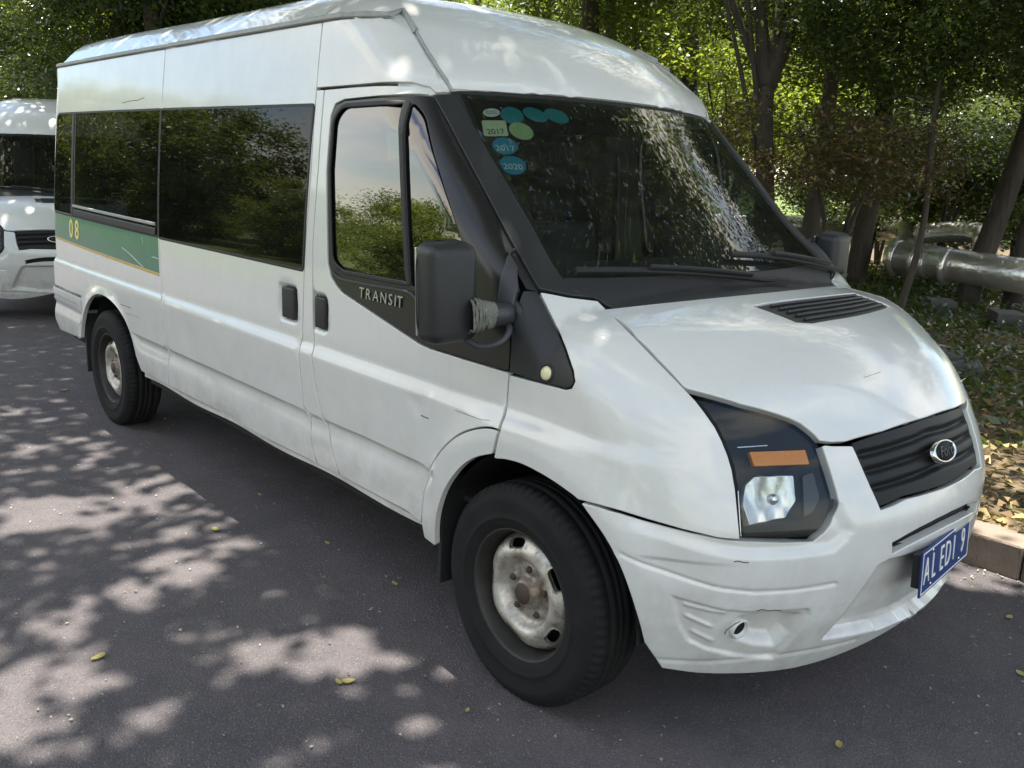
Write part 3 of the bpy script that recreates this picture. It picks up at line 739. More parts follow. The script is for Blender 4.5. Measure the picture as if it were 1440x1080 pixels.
# --- front bumper
def cyl_px(px): return CYL.uv(px2s(px))
b_up = px2s([(813, 705), (840, 712), (873, 721), (915, 734), (960, 747), (985, 753), (1010, 759), (1043, 763), (1070, 764), (1110, 765), (1148, 763), (1162, 752), (1172, 736), (1179, 712), (1175, 692), (1168, 668), (1161, 646), (1153, 623), (1170, 625), (1200, 625), (1212, 652), (1226, 684), (1240, 715), (1255, 710), (1275, 700)])
b_up = np.vstack([b_up, gb_c])
b_arch = px2s(smooth_line([(830, 729), (846, 752), (862, 780), (876, 812), (889, 850), (898, 880), (904, 904)], 24))
b_low = [(t, .28-.045*math.sin(k*math.pi)+.09*max(0, k-.45)**1.2) for k, t in zip(np.linspace(0, 1, 14), np.linspace(CYL.uv(b_arch[-1:])[0, 0]+.05, 0, 14))]
near = np.vstack([CYL.uv(b_up)[::-1], CYL.uv(b_arch), np.array(b_low)])        # from centre top round to centre bottom
near[0, 0] = 0; near[-1, 0] = 0
far = near[::-1]*np.array([-1, 1]); bpoly = np.vstack([near, far[1:-1]])
groove = cyl_px([(868, 776), (880, 783), (910, 795), (940, 805), (975, 817), (1005, 826), (1060, 833), (1118, 830), (1175, 821)])
lid = cyl_px([(812, 704), (873, 720), (960, 747), (1010, 759), (1043, 763), (1110, 765), (1148, 762), (1162, 752), (1172, 736), (1178, 712), (1190, 712), (1207, 745), (1196, 762), (1175, 780), (1120, 788), (1060, 791), (1025, 788), (992, 781), (930, 761), (880, 748), (825, 722)])
fogp = cyl_px([(942, 836), (980, 847), (1020, 857), (1055, 860), (1140, 855), (1141, 865), (1120, 895), (1088, 928), (1042, 926), (992, 915), (965, 902), (952, 880), (945, 850)])
bowl = cyl_px([(1040, 868), (1060, 866), (1100, 861), (1133, 863), (1115, 893), (1090, 914), (1058, 912), (1033, 904), (1023, 892), (1028, 878)])
tubep = cyl_px([(1028, 884), (1034, 876), (1043, 873), (1050, 879), (1051, 890), (1046, 901), (1037, 908), (1029, 902)])
slot = np.array([(-.245, .650), (-.20, .664), (-.15, .676), (-.08, .686), (0, .690), (0, .654), (-.08, .650), (-.15, .642), (-.20, .632), (-.24, .622)])
rec = np.array([(-.40, .352), (-.36, .44), (-.285, .59), (-.25, .603), (0, .608), (0, .33), (-.2, .335)])
ribs = [cyl_px([(966, 868), (1000, 883)]), cyl_px([(975, 890), (1002, 903)]), cyl_px([(963, 851), (1000, 860), (1020, 863)])]
def bump_disp(P, uv):
    q = np.stack([-np.abs(uv[:, 0]), uv[:, 1]], 1); o = np.zeros(len(q))
    dg_ = dist_poly(q, groove, False); o -= .006*np.exp(-(dg_/.0045)**2)
    o += .0*dg_
    i = inside(q, lid); d = dist_poly(q, lid[10:], False); o -= np.where(i, .015*sstep(.0, .04, d), 0)*sstep(-1.02, -.80, q[:, 0])
    i = inside(q, fogp); d = dist_poly(q, fogp); o -= np.where(i, .009*sstep(0, .010, d), 0)
    i = inside(q, bowl); d = dist_poly(q, bowl); o -= np.where(i, .040*sstep(0, .032, d), 0)
    i = inside(q, rec); d = dist_poly(q, rec[[6, 0, 1, 2, 3, 4]], False); o -= np.where(i, .035*sstep(0, .016, d), 0)
    for rb in ribs:
        d = dist_poly(q, rb, False); o += .006*np.exp(-(d/.005)**2)
    o -= .004*np.exp(-((q[:, 1]-.315)/.006)**2)*(q[:, 0] < -.25)
    return o
bumper = vpart('front_bumper', panel_mesh('front_bumper', CYL, bpoly, .010, gap=.003, r=.004, depth=.03, disp=bump_disp, holes=[np.vstack([slot[5:], slot[:5], (slot[:4]*np.array([-1, 1]))[::-1], (slot[6:]*np.array([-1, 1]))[::-1]])], dense=(np.array([(-.93, .285), (-.02, .70)]), .0052)), PM)
link('slot_dark_backing', panel_mesh('slot_dark_backing', CYL, np.array([(-.28, .60), (.28, .60), (.28, .71), (-.28, .71)]), .04, gap=0., off=-.035, inner=False, edge=False), M['black'], van)  # black sheet stands in for the shade inside the bumper opening
# fog lamps
fl = px2s([(1040, 889)])[0]; fn_ = grad(fl[None])[0]
V, F = lathe([(.012, 0.), (.013, .012), (.012, .021), (.018, .023), (.022, .027), (.018, .031), (-.02, .033)], 28); me = mesh_py('fog_lamp', [(v[0], v[2], v[1]) for v in V], F)
for sgn in (1, -1):
    c_ = (fl-fn_*.026)*np.array([1, sgn, 1]); d_ = (fn_+np.array([.6, .2, 0]))*np.array([1, sgn, 1]); o = link('fog_lamp', me if sgn == 1 else me.copy(), [], van); o.matrix_local = frame_from(c_, (0, 1, 0), d_)
    o.data.materials.clear(); o.data.materials.append(M['paint']); o.data.materials.append(M['lamp_dark']); o.data.polygons.foreach_set('material_index', [1 if max(math.hypot(o.data.vertices[v].co.x, o.data.vertices[v].co.y) for v in p.vertices) < .0225 else 0 for p in o.data.polygons])
# number plate in its recess
pc = np.array([.886, -.014, .560]); pn = np.array([1., 0, .06])
bm = bmesh.new(); box(bm, (-.22, -.07, -.003), (.22, .07, .003)); plate = bm_obj('number_plate', bm, M['plate'], van, False, .002, 2); PMAT = frame_from(pc, (-.11, 1, 0), pn+np.array([0, .11, 0])); plate.matrix_local = PMAT
bm = bmesh.new()
for lo_, hi_ in (((-.214, .060, .003), (.214, .0635, .0042)), ((-.214, -.0635, .003), (.214, -.060, .0042)), ((-.214, -.060, .003), (-.2105, .060, .0042)), ((.2105, -.060, .003), (.214, .060, .0042))): box(bm, lo_, hi_)
bm_obj('plate_border', bm, M['white'], plate)
for ch, cx in zip('ALED19', (-.178, -.118, -.048, .008, .064, .150)):
    tm = text_mesh(ch, .122, .0012, 0., -.0012); o = link('plate_character', tm, M['white'], plate); o.location = (cx, 0, .0045); o.scale = (.60, .95, 1)
bm = bmesh.new(); box(bm, (-.20, -.05, -.03), (.20, .05, -.004)); o = bm_obj('plate_bracket', bm, M['plastic'], plate)
for cx in (-.13, .13):
    for cy in (-.052, .052):
        V, F = lathe([(.005, 0), (.0048, .004), (.003, .006)], 12); me = mesh_py('plate_bolt', [(v[0]+cx, v[2]+cy, v[1]) for v in V], F); link('plate_bolt', me, M['chrome'], plate)
# --- rear end
REAR = Plane((1, 0, 0), (0, 1, 0))
rw = np.array([(-.60, 1.28), (-.06, 1.28), (-.06, 1.82), (-.57, 1.82)])
for sgn in (1, -1):
    pl = np.array([(-.835, .62), (-.003, .62), (-.003, 2.10), (-.79, 2.10), (-.835, 1.6)]); pl[:, 1] -= 1.0; w2 = rw.copy(); w2[:, 1] -= 1.0
    me = panel_mesh('rear_door', REAR, pl, .06, holes=[w2]); 
    if sgn == -1: me = mirror_mesh(me, 'rear_door')
    me.materials.clear(); link('rear_door', me, PM, van)
    me = panel_mesh('rear_window', REAR, w2, .1, inner=False, off=-.004, edge=False)
    if sgn == -1: me = mirror_mesh(me, 'rear_window')
    me.materials.clear(); link('rear_window', me, M['dark_glass'], van)
rb_poly = [(-4.195, .720), (rear_x+.0, .720), (rear_x+.0, .60), (-4.80, .50), (-4.70, .43), (-4.20, .452)]
def rb_disp(P, uv): return .012-.006*np.exp(-((uv[:, 1]-.655)/.006)**2)
vpart('rear_bumper', panel_mesh('rear_bumper', SIDE, rb_poly, .02, rows=[.643, .655, .667], disp=rb_disp), PM, both=True)
bm = bmesh.new(); box(bm, (-4.95, -.86, .45), (-4.86, .86, .62)); bm_obj('rear_bumper', bm, M['plastic_grey'], van, False, .02, 3)

# --- mirrors
MC = np.array([-.218, -1.085, 1.272])
def mirror(sgn):
    bm = bmesh.new(); box(bm, (-.055, -.088, -.152), (.055, .088, .152))
    for v in bm.verts:
        if v.co.x > 0: v.co.z *= .95; v.co.y *= .90
    bmesh.ops.bevel(bm, geom=list(bm.edges), offset=.034, segments=5, affect='EDGES', profile=.5, clamp_overlap=True)
    h = bm_obj('door_mirror', bm, M['plastic'], van, True)
    h.matrix_local = Matrix.Translation((MC[0], MC[1]*sgn, MC[2])) @ Matrix.Rotation(math.radians(-6*sgn), 4, 'Z') @ Matrix.Rotation(math.radians(2), 4, 'X')
    bm = bmesh.new(); box(bm, (-.064, -.074, -.132), (-.053, .074, .132)); bm_obj('mirror_glass', bm, M['chrome'], h, False, .003)
    # grooved rim round the housing
    rimp = [( -.030, .089*math.copysign(abs(math.cos(a))**.45, math.cos(a)), .153*math.copysign(abs(math.sin(a))**.45, math.sin(a))) for a in np.linspace(0, 2*np.pi, 49)]
    V, F = tube_mesh(rimp, .0022, 6, False); link('mirror_rim', mesh_py('mirror_rim', V, F), M['rubber'], h)
    a = np.array([-.11, -.925, 1.215]); b = np.array([-.155, -1.035, 1.205])
    arm = tube('mirror_arm', [(p[0], p[1]*sgn, p[2]) for p in (a, a*.7+b*.3, b)], [.034, .034, .036], M['plastic_grey'], van, 18)
    V, F = tube_mesh([(p[0], p[1]*sgn, p[2]) for p in (a+np.array([0, .012, .0]), a)], .042, 20); link('arm_collar', mesh_py('arm_collar', V, F), M['plastic'], arm)
    loop = smooth_line([(-.19, -1.04*sgn, 1.135), (-.13, -1.02*sgn, 1.118), (-.085, -.985*sgn, 1.135), (-.082, -.955*sgn, 1.165), (-.10, -.94*sgn, 1.18)], 20); tube('mirror_bracket', loop, .010, M['plastic_grey'], arm, 8)
    # sail triangle in the window corner
    return h, arm
m_near, arm_near = mirror(1); mirror(-1)
# cloth tape wound round the near arm
tp = []; 
for k in range(90):
    t = k/89; c_ = np.array([-.132, -.975, 1.211])*(1-t)+np.array([-.160, -1.045, 1.207])*t
    r_ = .033+.012*random.random()*(.3+t); q = k*.9; ax = np.array([-.37, -.93, 0]); e1 = np.array([.93, -.37, 0]); tp.append(c_+r_*(math.cos(q)*e1+math.sin(q)*np.array([0, 0, 1.])*(1+.3*t)))
tube('cloth_tape', smooth_line(tp, 270), .0042, M['tape'], arm_near, 5)
sail = SIDE.uv(px2s([(717, 350), (731, 376), (731, 405), (724, 440), (703, 440), (704, 405), (709, 375)])); vpart('mirror_sail', panel_mesh('mirror_sail', SIDE, fillet(sail, .01), .02, gap=0, r=.006, depth=.02, off=.012, inner=False), [M['plastic_grey']], both=True)

# --- wheels
def tyre_mesh():
    W = .1075; R = .354
    half = [(.084, .208), (.092, .214), (.1035, .236), (.1065, .246), (.1085, .248), (.1085, .254), (.1068, .256), (.1090, .272), (.1078, .300), (.1082, .304), (.1060, .312), (.1015, .322), (.0955, .331), (.0930, .3335), (.0910, .3375), (.0865, .345), (.0800, .3500), (.0720, .3525)]
    tread = [(.0720, .3525), (.0500, .3535), (.0490, .3455), (.0420, .3455), (.0410, .3540), (.0160, .3545), (.0150, .3460), (.0080, .3460), (.0070, .3545)]
    pos = half+tread[1:]; prof = [(-y, r) for y, r in pos]+[(y, r) for y, r in pos[::-1]]
    seg = 288; V, F = lathe(prof, seg); V = V.reshape(seg, len(prof), 3)
    for k in range(seg):                                   # shoulder sipes
        if k % 4 == 0:
            for j, (y, r) in enumerate(prof):
                if .060 < abs(y) < .0925 and r > .3370:
                    V[k, j, 0] *= (r-.008)/r; V[k, j, 2] *= (r-.008)/r
    V = V.reshape(-1, 3)
    # raised sidewall rings
    lowz = V[:, 2] < -.343; V[lowz, 2] = -.343-(V[lowz, 2]+.343)*.0
    bul = np.exp(-((V[:, 2]+.343)/.07)**2); V[:, 1] *= 1+.05*bul
    return mesh_py('tyre', V, F)
def disc_mesh():
    """pressed steel centre: crest ring with hand holes, bowl, hub"""
    prof = spl([0, .040, .050, .060, .092, .104, .118, .132, .148, .166, .178, .186, .192], [-.062, -.062, -.036, -.030, -.028, -.038, -.060, -.066, -.060, -.048, -.040, -.030, -.020])
    lo = [np.array([(math.cos(a)*.190, math.sin(a)*.190) for a in np.linspace(0, 2*np.pi, 96, endpoint=False)])]
    for k in range(HOLES):
        a = math.radians(HOLE0+k*360/HOLES); ca, sa = math.cos(a), math.sin(a); q = []
        for t in np.linspace(0, 2*np.pi, 20, endpoint=False):
            u = .0145*math.copysign(abs(math.cos(t))**.7, math.cos(t)); v = .036*math.copysign(abs(math.sin(t))**.7, math.sin(t)); q.append(((.160+u)*math.cos(a+v/.16), (.160+u)*math.sin(a+v/.16)))
        lo.append(np.array(q)[::-1])
    G = np.array([(r*math.cos(a), r*math.sin(a)) for i, r in enumerate(np.arange(.006, .188, .0062)) for a in np.linspace(0, 2*np.pi, max(6, int(r*2*np.pi/.0085)), endpoint=False)+i*.37])
    for q in lo[1:]: G = G[~inside(G, q)]
    for q in lo: G = G[dist_poly(G, q) > .003]
    pts = np.vstack(lo+[G]); ed = []; s = 0
    for q in lo: ed += [(s+i, s+(i+1) % len(q)) for i in range(len(q))]; s += len(q)
    res = delaunay_2d_cdt([Vector(p) for p in pts], ed, [], 0, 1e-7); V2 = np.array([tuple(v) for v in res[0]]); FF = np.array([tuple(f) for f in res[2]]); cg = V2[FF].mean(1); ok = np.ones(len(FF), bool)
    for q in lo[1:]: ok &= ~inside(cg, q)
    FF = FF[ok]; r = np.hypot(V2[:, 0], V2[:, 1])
    a = np.arctan2(V2[:, 1], V2[:, 0]); y = prof(r)-.010*sstep(.192, .17, r)
    wob = np.cos(HOLES*(a-math.radians(HOLE0))); y = y+.006*wob*np.exp(-((r-.160)/.022)**2)      # dished between the holes
    nut = np.cos(NUTS*(a-.3)); y = y-.008*np.maximum(nut, 0)*np.exp(-((r-.076)/.016)**2)
    V = np.stack([V2[:, 0], y, V2[:, 1]], 1); F = [tuple(f) for f in FF]; n = len(V); s = len(lo[0]); V = list(V)
    for q in lo[1:]:
        m = len(q); b = len(V)
        for i in range(m): V.append(V[s+i]+np.array([0, .012, 0])*1.0)
        for i in range(m): F.append((s+i, s+(i+1) % m, b+(i+1) % m, b+i))
        s += m
    return mesh_py('wheel_disc', V, F)
HOLES, HOLE0, NUTS = 5, 108, 5
TY, DI = tyre_mesh(), disc_mesh()
V, F = lathe([(-.086, .2095), (-.0905, .216), (-.0925, .2145), (-.0905, .2075), (-.082, .2035), (-.070, .2000), (-.040, .1950), (-.015, .1915), (.02, .186), (.085, .186), (.088, .21)], 96); RI = mesh_py('rim', V, F)
V, F = lathe([(-.078, 0), (-.078, .028), (-.072, .034), (-.052, .037)], 28); HB = mesh_py('hub_cap', V, F)
V, F = lathe([(-.056, 0), (-.056, .0085), (-.050, .0115), (-.026, .0118)], 6); NU = mesh_py('wheel_nut', V, F, False)
V, F = lathe([(.0, .0), (.0, .19)], 40); BD = mesh_py('brake_disc', V, F)
for me_, m_ in ((TY, 'tyre'), (DI, 'rim'), (RI, 'rim_dark'), (HB, 'rust'), (NU, 'rust'), (BD, 'black')): me_.materials.append(M[m_])
for x in (0., -3.75):
    for sgn in (-1, 1):
        w = bpy.data.objects.new('tyre', TY); col.objects.link(w); w.parent = van
        w.name = 'wheel'; w.location = (x, .855*sgn, .343); w.rotation_euler = (0, 0, 0 if sgn < 0 else math.pi)
        for nm, me_ in (('rim', RI), ('wheel_disc', DI), ('hub_cap', HB), ('brake_disc', BD)):
            o = bpy.data.objects.new(nm, me_); col.objects.link(o); o.parent = w
        for k in range(NUTS):
            o = bpy.data.objects.new('wheel_nut', NU); col.objects.link(o); o.parent = w; a = .3+k*2*math.pi/NUTS; o.location = (.076*math.cos(a), 0, .076*math.sin(a))
# liners, mud flaps, floor
for x, r0 in ((.0, .445), (-3.70, .48)):
    for sgn in (-1, 1):
        V, F = lathe([(-.40, r0-.02), (-.36, r0+.0), (0, r0)], 32, a0=.02, a1=math.pi+.15); V = np.array(V); V[:, 1] *= -1
        V[:, 0] += x; V[:, 2] += .345; V[:, 1] = -(.90-V[:, 1]); V[:, 1] *= -sgn
        link('wheel_arch_liner', mesh_py('wheel_arch_liner', V, F), M['black'], van)
        bm = bmesh.new(); box(bm, (x-.52, min(sgn*.52, sgn*.54), .30), (x+.52, max(sgn*.52, sgn*.54), .85)); bm_obj('wheel_arch_liner', bm, M['black'], van)
for x, z0 in ((-.395, .235), (-4.17, .24)):
    for sgn in (-1, 1):
        bm = bmesh.new(); box(bm, (x-.008, min(sgn*.70, sgn*.955), z0), (x+.008, max(sgn*.70, sgn*.955), .62)); o = bm_obj('mud_flap', bm, M['plastic'], van, False, .004); 
bm = bmesh.new(); box(bm, (-4.75, -.86, .36), (-4.25, .86, .50)); box(bm, (-3.20, -.90, .36), (-.46, .90, .50)); box(bm, (-4.4, -.5, .38), (.7, .5, .52)); bm_obj('underbody', bm, M['black'], van)
for sgn in (1, -1):
    sx = np.array([(x, -.925*sgn, .418-.006*math.sin(x*7)) for x in np.linspace(-3.17, -.43, 40)]); V, F = strip_mesh(sx, np.tile([0, -1.*sgn, 0], (40, 1)), .030, .018); link('sill', mesh_py('sill', V, F, False), M['paint'], van)
# --- cabin
bm = bmesh.new()
prof = [(-.62, .95), (-.62, 1.18), (-.52, 1.30), (-.30, 1.335), (-.10, 1.29), (-.02, 1.24), (-.02, .9)]
for sx in (-.80, .80):
    pass
vsA = [bm.verts.new((x, -.82, z)) for x, z in prof]; vsB = [bm.verts.new((x, .82, z)) for x, z in prof]
for i in range(len(prof)-1): bm.faces.new((vsA[i], vsA[i+1], vsB[i+1], vsB[i]))
bm.faces.new(vsA); bm.faces.new(vsB[::-1])
dash = bm_obj('dashboard', bm, M['dash'], van, True, .02, 3)
bm = bmesh.new(); box(bm, (-.50, .16, 1.30), (-.28, .62, 1.40)); bm_obj('instrument_hood', bm, M['dash'], dash, True, .03, 3)
ring = [np.array([0, .19*math.cos(a), .19*math.sin(a)]) for a in np.linspace(0, 2*np.pi, 41)]
V, F = tube_mesh(ring, .014, 10, False); swh = link('steering_wheel', mesh_py('steering_wheel', V, F), M['plastic'], van); swh.location = (-.72, .40, 1.17); swh.rotation_euler = (0, math.radians(38), 0)
bm = bmesh.new(); box(bm, (-.012, -.185, -.02), (.012, .185, .02)); box(bm, (-.014, -.05, -.06), (.02, .05, .06)); bm_obj('wheel_spokes', bm, M['plastic'], swh, False, .008)
bm = bmesh.new(); box(bm, (-4.78, -.86, .52), (-.1, .86, .54)); bm_obj('cabin_floor', bm, M['dash'], van)
def seat(x, y, w=.46, name='seat', head='seat'):
    s_ = empty(name); s_.parent = van; s_.location = (x, y, .54)
    bm = bmesh.new(); box(bm, (-.25, -w/2, .0), (.22, w/2, .34)); base = bm_obj('cushion', bm, M['seat'], s_, True, .05, 3)
    bm = bmesh.new(); box(bm, (-.32, -w/2, .28), (-.20, w/2, .86), Matrix.Rotation(math.radians(-12), 3, 'Y')); bm_obj('backrest', bm, M['seat'], s_, True, .05, 3)
    bm = bmesh.new(); box(bm, (-.42, -.14, .88), (-.33, .14, 1.06)); bm_obj('headrest', bm, M[head], s_, True, .035, 3)
for y in (-.45, .42): seat(-1.0, y)
for x in (-1.95, -2.75):
    for y in (-.52, 0, .52): seat(x, y)
for y in (-.52, 0, .52): seat(-3.55, y, head='beige' if y < -.3 else 'seat')
bm = bmesh.new(); box(bm, (-.60, -.06, 1.71), (-.57, .14, 1.775)); bm_obj('interior_mirror', bm, M['plastic'], van, True, .01)
# --- wipers
for pa, pb, off in (((1108, 402), (806, 386), .012), ((1190, 388), (1022, 362), .012)):
    A = px2s(np.stack([np.linspace(pa[0], pb[0], 16), np.linspace(pa[1], pb[1], 16)-np.sin(np.linspace(0, np.pi, 16))*6], 1)); n_ = grad(A); 
    V, F = strip_mesh(A+n_*.016, n_, .020, .012); wp = link('wiper', mesh_py('wiper', V, F, False), M['rubber'], van)
    B = A[3:11]; V, F = strip_mesh(B+n_[3:11]*.034, n_[3:11], .014, .012); link('wiper_arm', mesh_py('wiper_arm', V, F, False), M['plastic'], wp)
# --- stickers inside the top corner of the screen
def sticker(px, shape, mat, name, label=None, txt=None, tmat=None, tsize=.03):
    c_ = px2s([px[0]])[0]; ex = px2s([px[1]])[0]-c_; ey = px2s([px[2]])[0]-c_; n_ = grad(c_[None])[0]
    if shape == 'oval': q = [(math.cos(a), math.sin(a)) for a in np.linspace(0, 2*np.pi, 32, endpoint=False)]
    else: q = fillet([(-1, -1), (1, -1), (1, 1), (-1, 1)], .2)
    V = [c_+ex*u+ey*v-n_*.0075 for u, v in q]; o = link(name, mesh_py(name, V, [tuple(range(len(V)))], False), M[mat], van)
    if label: o['label'] = label
    if txt:
        for t_, dv, sz in txt:
            tm = text_mesh(t_, sz, .0002); s2 = link('print', tm, M[tmat], o); s2.matrix_local = frame_from(c_+ey*dv-n_*.0068, ex, n_)
sticker([(692, 156), (704, 156), (692, 150)], 'oval', 'white', 'sticker', 'white oval sticker', [('CCC', 0, .020)], 'ink')
sticker([(721, 160), (737, 161), (719, 148)], 'oval', 'stick_teal', 'sticker')
sticker([(754, 159), (771, 162), (750, 149)], 'oval', 'stick_teal', 'sticker')
sticker([(784, 161), (801, 164), (780, 151)], 'oval', 'stick_teal', 'sticker')
sticker([(697, 178), (714, 178), (695, 167)], 'rect', 'stick_cream', 'sticker', 'cream square sticker', [('2017', -.45, .034), ('- - -', .45, .018)], 'ink')
sticker([(734, 182), (751, 184), (731, 170)], 'oval', 'stick_green', 'sticker', 'pale green oval sticker')
sticker([(711, 203), (729, 204), (710, 191)], 'oval', 'stick_blue', 'sticker', 'blue oval sticker', [('2017', -.3, .036)], 'white')
sticker([(722, 230), (741, 231), (720, 217)], 'oval', 'stick_blue', 'sticker', 'blue oval sticker', [('2020', -.2, .036)], 'white')
# --- green band, yellow line and number on the rear quarter
def band(name, poly, mat, off, h=.05):
    return link(name, panel_mesh(name, SIDE, poly, h, gap=0, r=.0004, depth=.001, off=off, inner=False, edge=False, rows=[]), mat, van)
band('green_stripe', [(rear_x+.012, 1.232), (-4.36, 1.222), (-2.908, 1.209), (-2.888, 1.020), (-4.1, 1.043), (rear_x+.012, 1.060)], M['green'], .0012)
band('yellow_line', [(rear_x+.012, 1.058), (-4.1, 1.041), (-2.890, 1.018), (-2.887, 1.004), (-4.1, 1.028), (rear_x+.012, 1.046)], M['yellow'], .0012)
for ch, x in zip('08', (-4.40, -4.275)):
    tm = text_mesh(ch, .165, .0006, 0, .003); o = link('numeral', tm, M['number'], van); p_ = to3d(SIDE, [(x, 1.132)])[0]; n_ = grad(p_[None])[0]; o.matrix_local = frame_from(p_+n_*.0028, (1, 0, 0), n_) @ Matrix.Diagonal((1.0, 1., 1, 1))
# --- badge letters on the door trim
for ch, x in zip('TRANSIT', (-.925, -.882, -.832, -.782, -.738, -.708, -.680)):
    tm = text_mesh(ch, .056, .002); o = link('badge_letter', tm, M['badge'], sw); p_ = to3d(SIDE, [(x, 1.170-.02*(x+.8)*0)])[0]; n_ = grad(p_[None])[0]; o.matrix_local = frame_from(p_+n_*.001, (1, 0, -.0), n_)
# --- scuffs and scratches
def scuff(px, w, mat='worn'):
    L = px2s(px); n_ = grad(L); V, F = strip_mesh(L, n_, w, .0006); link('scratch', mesh_py('scratch', V, F, False), M[mat], van)
scuff([(172, 145), (183, 142), (194, 141), (203, 137)], .004)
for pts_ in ([(1032, 790), (1038, 789), (1046, 791), (1053, 791)], [(1064, 859), (1072, 857), (1080, 859), (1090, 858), (1099, 859)], [(1019, 892), (1022, 886), (1027, 882), (1034, 877), (1041, 874)]):
    scuff(pts_, .0035)
for a_, b_, w_ in (((640, 577), (676, 590), .0016), ((676, 590), (689, 591), .0014), ((592, 584), (603, 589), .004), ((170, 428), (184, 433), .004), ((176, 440), (195, 446), .002), ((1215, 531), (1238, 523), .0012)):
    scuff(np.linspace(a_, b_, 6), w_)
for a_, b_, w_ in (((172, 348), (184, 358), .003), ((184, 358), (202, 376), .004), ((200, 332), (201, 344), .002), ((214, 361), (224, 364), .003)):
    L = px2s(np.linspace(a_, b_, 5)); n_ = grad(L); V, F = strip_mesh(L, n_, w_, .0006, .0018); link('scratch', mesh_py('scratch', V, F, False), M['white'], van)
# --- the second van, a copy standing behind the first
def copy_van(loc, label, rz):
    root = empty('van', loc, rz); tag(root, label, 'van', van['group'])
    skip = ('scratch', 'cloth_tape', 'sticker', 'print', 'green_stripe', 'yellow_line', 'numeral', 'badge_letter', 'seat', 'number_plate', 'mirror_sail')
    def rec(src, par):
        for ch in src.children:
            if ch.name.split('.')[0] in skip: continue
            c = ch.copy(); col.objects.link(c); c.parent = par; rec(ch, c)
    rec(van, root); return root

# ------------------------------------------------------------------ setting materials
def asphalt_mat():
    m, nt, out = new_mat('asphalt'); T = NT(nt); co = T.coord(); p = T.n('BsdfPrincipled')
    big = T.noise(co, .7, 5, .6); mid = T.noise(co, 6, 5, .6); fine = T.noise(co, 240, 3, .7)
    base = T.mix(T.ramp(big, [(.35, 0.), (.65, 1.)]), (.086, .078, .085), (.120, .107, .110))
    base = T.mix(T.ramp(mid, [(.42, 0.), (.72, .45)]), base, (.050, .048, .054))
    v = T.n('TexVoronoi'); v.inputs['Scale'].default_value = 130; T.l(co, v.inputs['Vector'])
    stone = T.ramp(v.outputs['Distance'], [(.15, 1.), (.55, 0.)])
    base = T.mix(T.math('MULTIPLY', T.ramp(v.outputs['Color'], [(.40, 0.), (.9, .95)]), stone), base, (.22, .205, .205))
    base = T.mix(T.ramp(fine, [(.56, 0.), (.72, .8)]), base, (.035, .034, .038))
    # pale grit and crumbs
    v2 = T.n('TexVoronoi'); v2.inputs['Scale'].default_value = 17; T.l(co, v2.inputs['Vector'])
    base = T.mix(T.math('MULTIPLY', T.ramp(v2.outputs['Distance'], [(.045, 1.), (.075, 0.)]), T.ramp(T.noise(co, 3.0, 3), [(.48, 0.), (.60, 1.)])), base, (.45, .43, .38))
    T.l(base, p.inputs['Base Color']); p.inputs['Roughness'].default_value = .82; p.inputs['Specular IOR Level'].default_value = .35
    h = T.math('ADD', T.math('MULTIPLY', stone, .8), T.math('MULTIPLY', fine, .8))
    T.l(T.bump(h, .95, .0045), p.inputs['Normal']); T.l(p.outputs[0], out.inputs[0]); return m
def soil_mat():
    m, nt, out = new_mat('leaf_strewn_soil'); T = NT(nt); co = T.coord(); p = T.n('BsdfPrincipled')
    n = T.noise(co, 4, 8, .7); v = T.n('TexVoronoi'); v.inputs['Scale'].default_value = 26; T.l(co, v.inputs['Vector'])
    b = T.mix(T.ramp(n, [(.3, 0.), (.7, 1.)]), (.075, .052, .032), (.17, .13, .085))
    b = T.mix(.5, b, T.ramp(v.outputs['Color'], [(0., (.05, .035, .02)), (.5, (.16, .12, .06)), (1., (.24, .19, .11))]))
    T.l(b, p.inputs['Base Color']); p.inputs['Roughness'].default_value = .95; T.l(T.bump(T.math('ADD', n, v.outputs['Distance']), 1., .03), p.inputs['Normal']); T.l(p.outputs[0], out.inputs[0]); return m
def grass_mat():
    m, nt, out = new_mat('grass_ground'); T = NT(nt); co = T.coord(); p = T.n('BsdfPrincipled'); n = T.noise(co, 2.0, 8, .7)
    T.l(T.ramp(n, [(.3, (.07, .11, .02)), (.7, (.16, .21, .045))]), p.inputs['Base Color']); p.inputs['Roughness'].default_value = .95; T.l(T.bump(T.noise(co, 60, 3), 1., .05), p.inputs['Normal']); T.l(p.outputs[0], out.inputs[0]); return m
def leaf_mat(name, stops, trans=.45, gloss=.35, rough=.35):
    m, nt, out = new_mat(name); T = NT(nt); a = T.n('Attribute', attribute_name='rnd'); c = T.ramp(a.outputs['Fac'], stops)
    p = T.n('BsdfPrincipled'); T.l(c, p.inputs['Base Color']); p.inputs['Roughness'].default_value = rough; p.inputs['Specular IOR Level'].default_value = gloss
    t = T.n('BsdfTranslucent'); T.l(T.mix(.55, c, (.40, .50, .05), 'MIX'), t.inputs[0])
    mx_ = T.n('MixShader'); mx_.inputs[0].default_value = trans; T.l(p.outputs[0], mx_.inputs[1]); T.l(t.outputs[0], mx_.inputs[2]); T.l(mx_.outputs[0], out.inputs[0]); return m
def bark_mat(name, a, b):
    m, nt, out = new_mat(name); T = NT(nt); co = T.coord((9, 9, 1.6)); p = T.n('BsdfPrincipled'); n = T.noise(co, 2.2, 7, .7)
    T.l(T.ramp(n, [(.3, a), (.7, b)]), p.inputs['Base Color']); p.inputs['Roughness'].default_value = .92; T.l(T.bump(n, 1., .03), p.inputs['Normal']); T.l(p.outputs[0], out.inputs[0]); return m
M['asphalt'] = asphalt_mat(); M['soil'] = soil_mat(); M['grass'] = grass_mat()
M['kerb'] = principled('kerb_stone', (.21, .165, .13), .85, var=.35, vscale=9, bump=.5, bscale=50, bdist=.01)
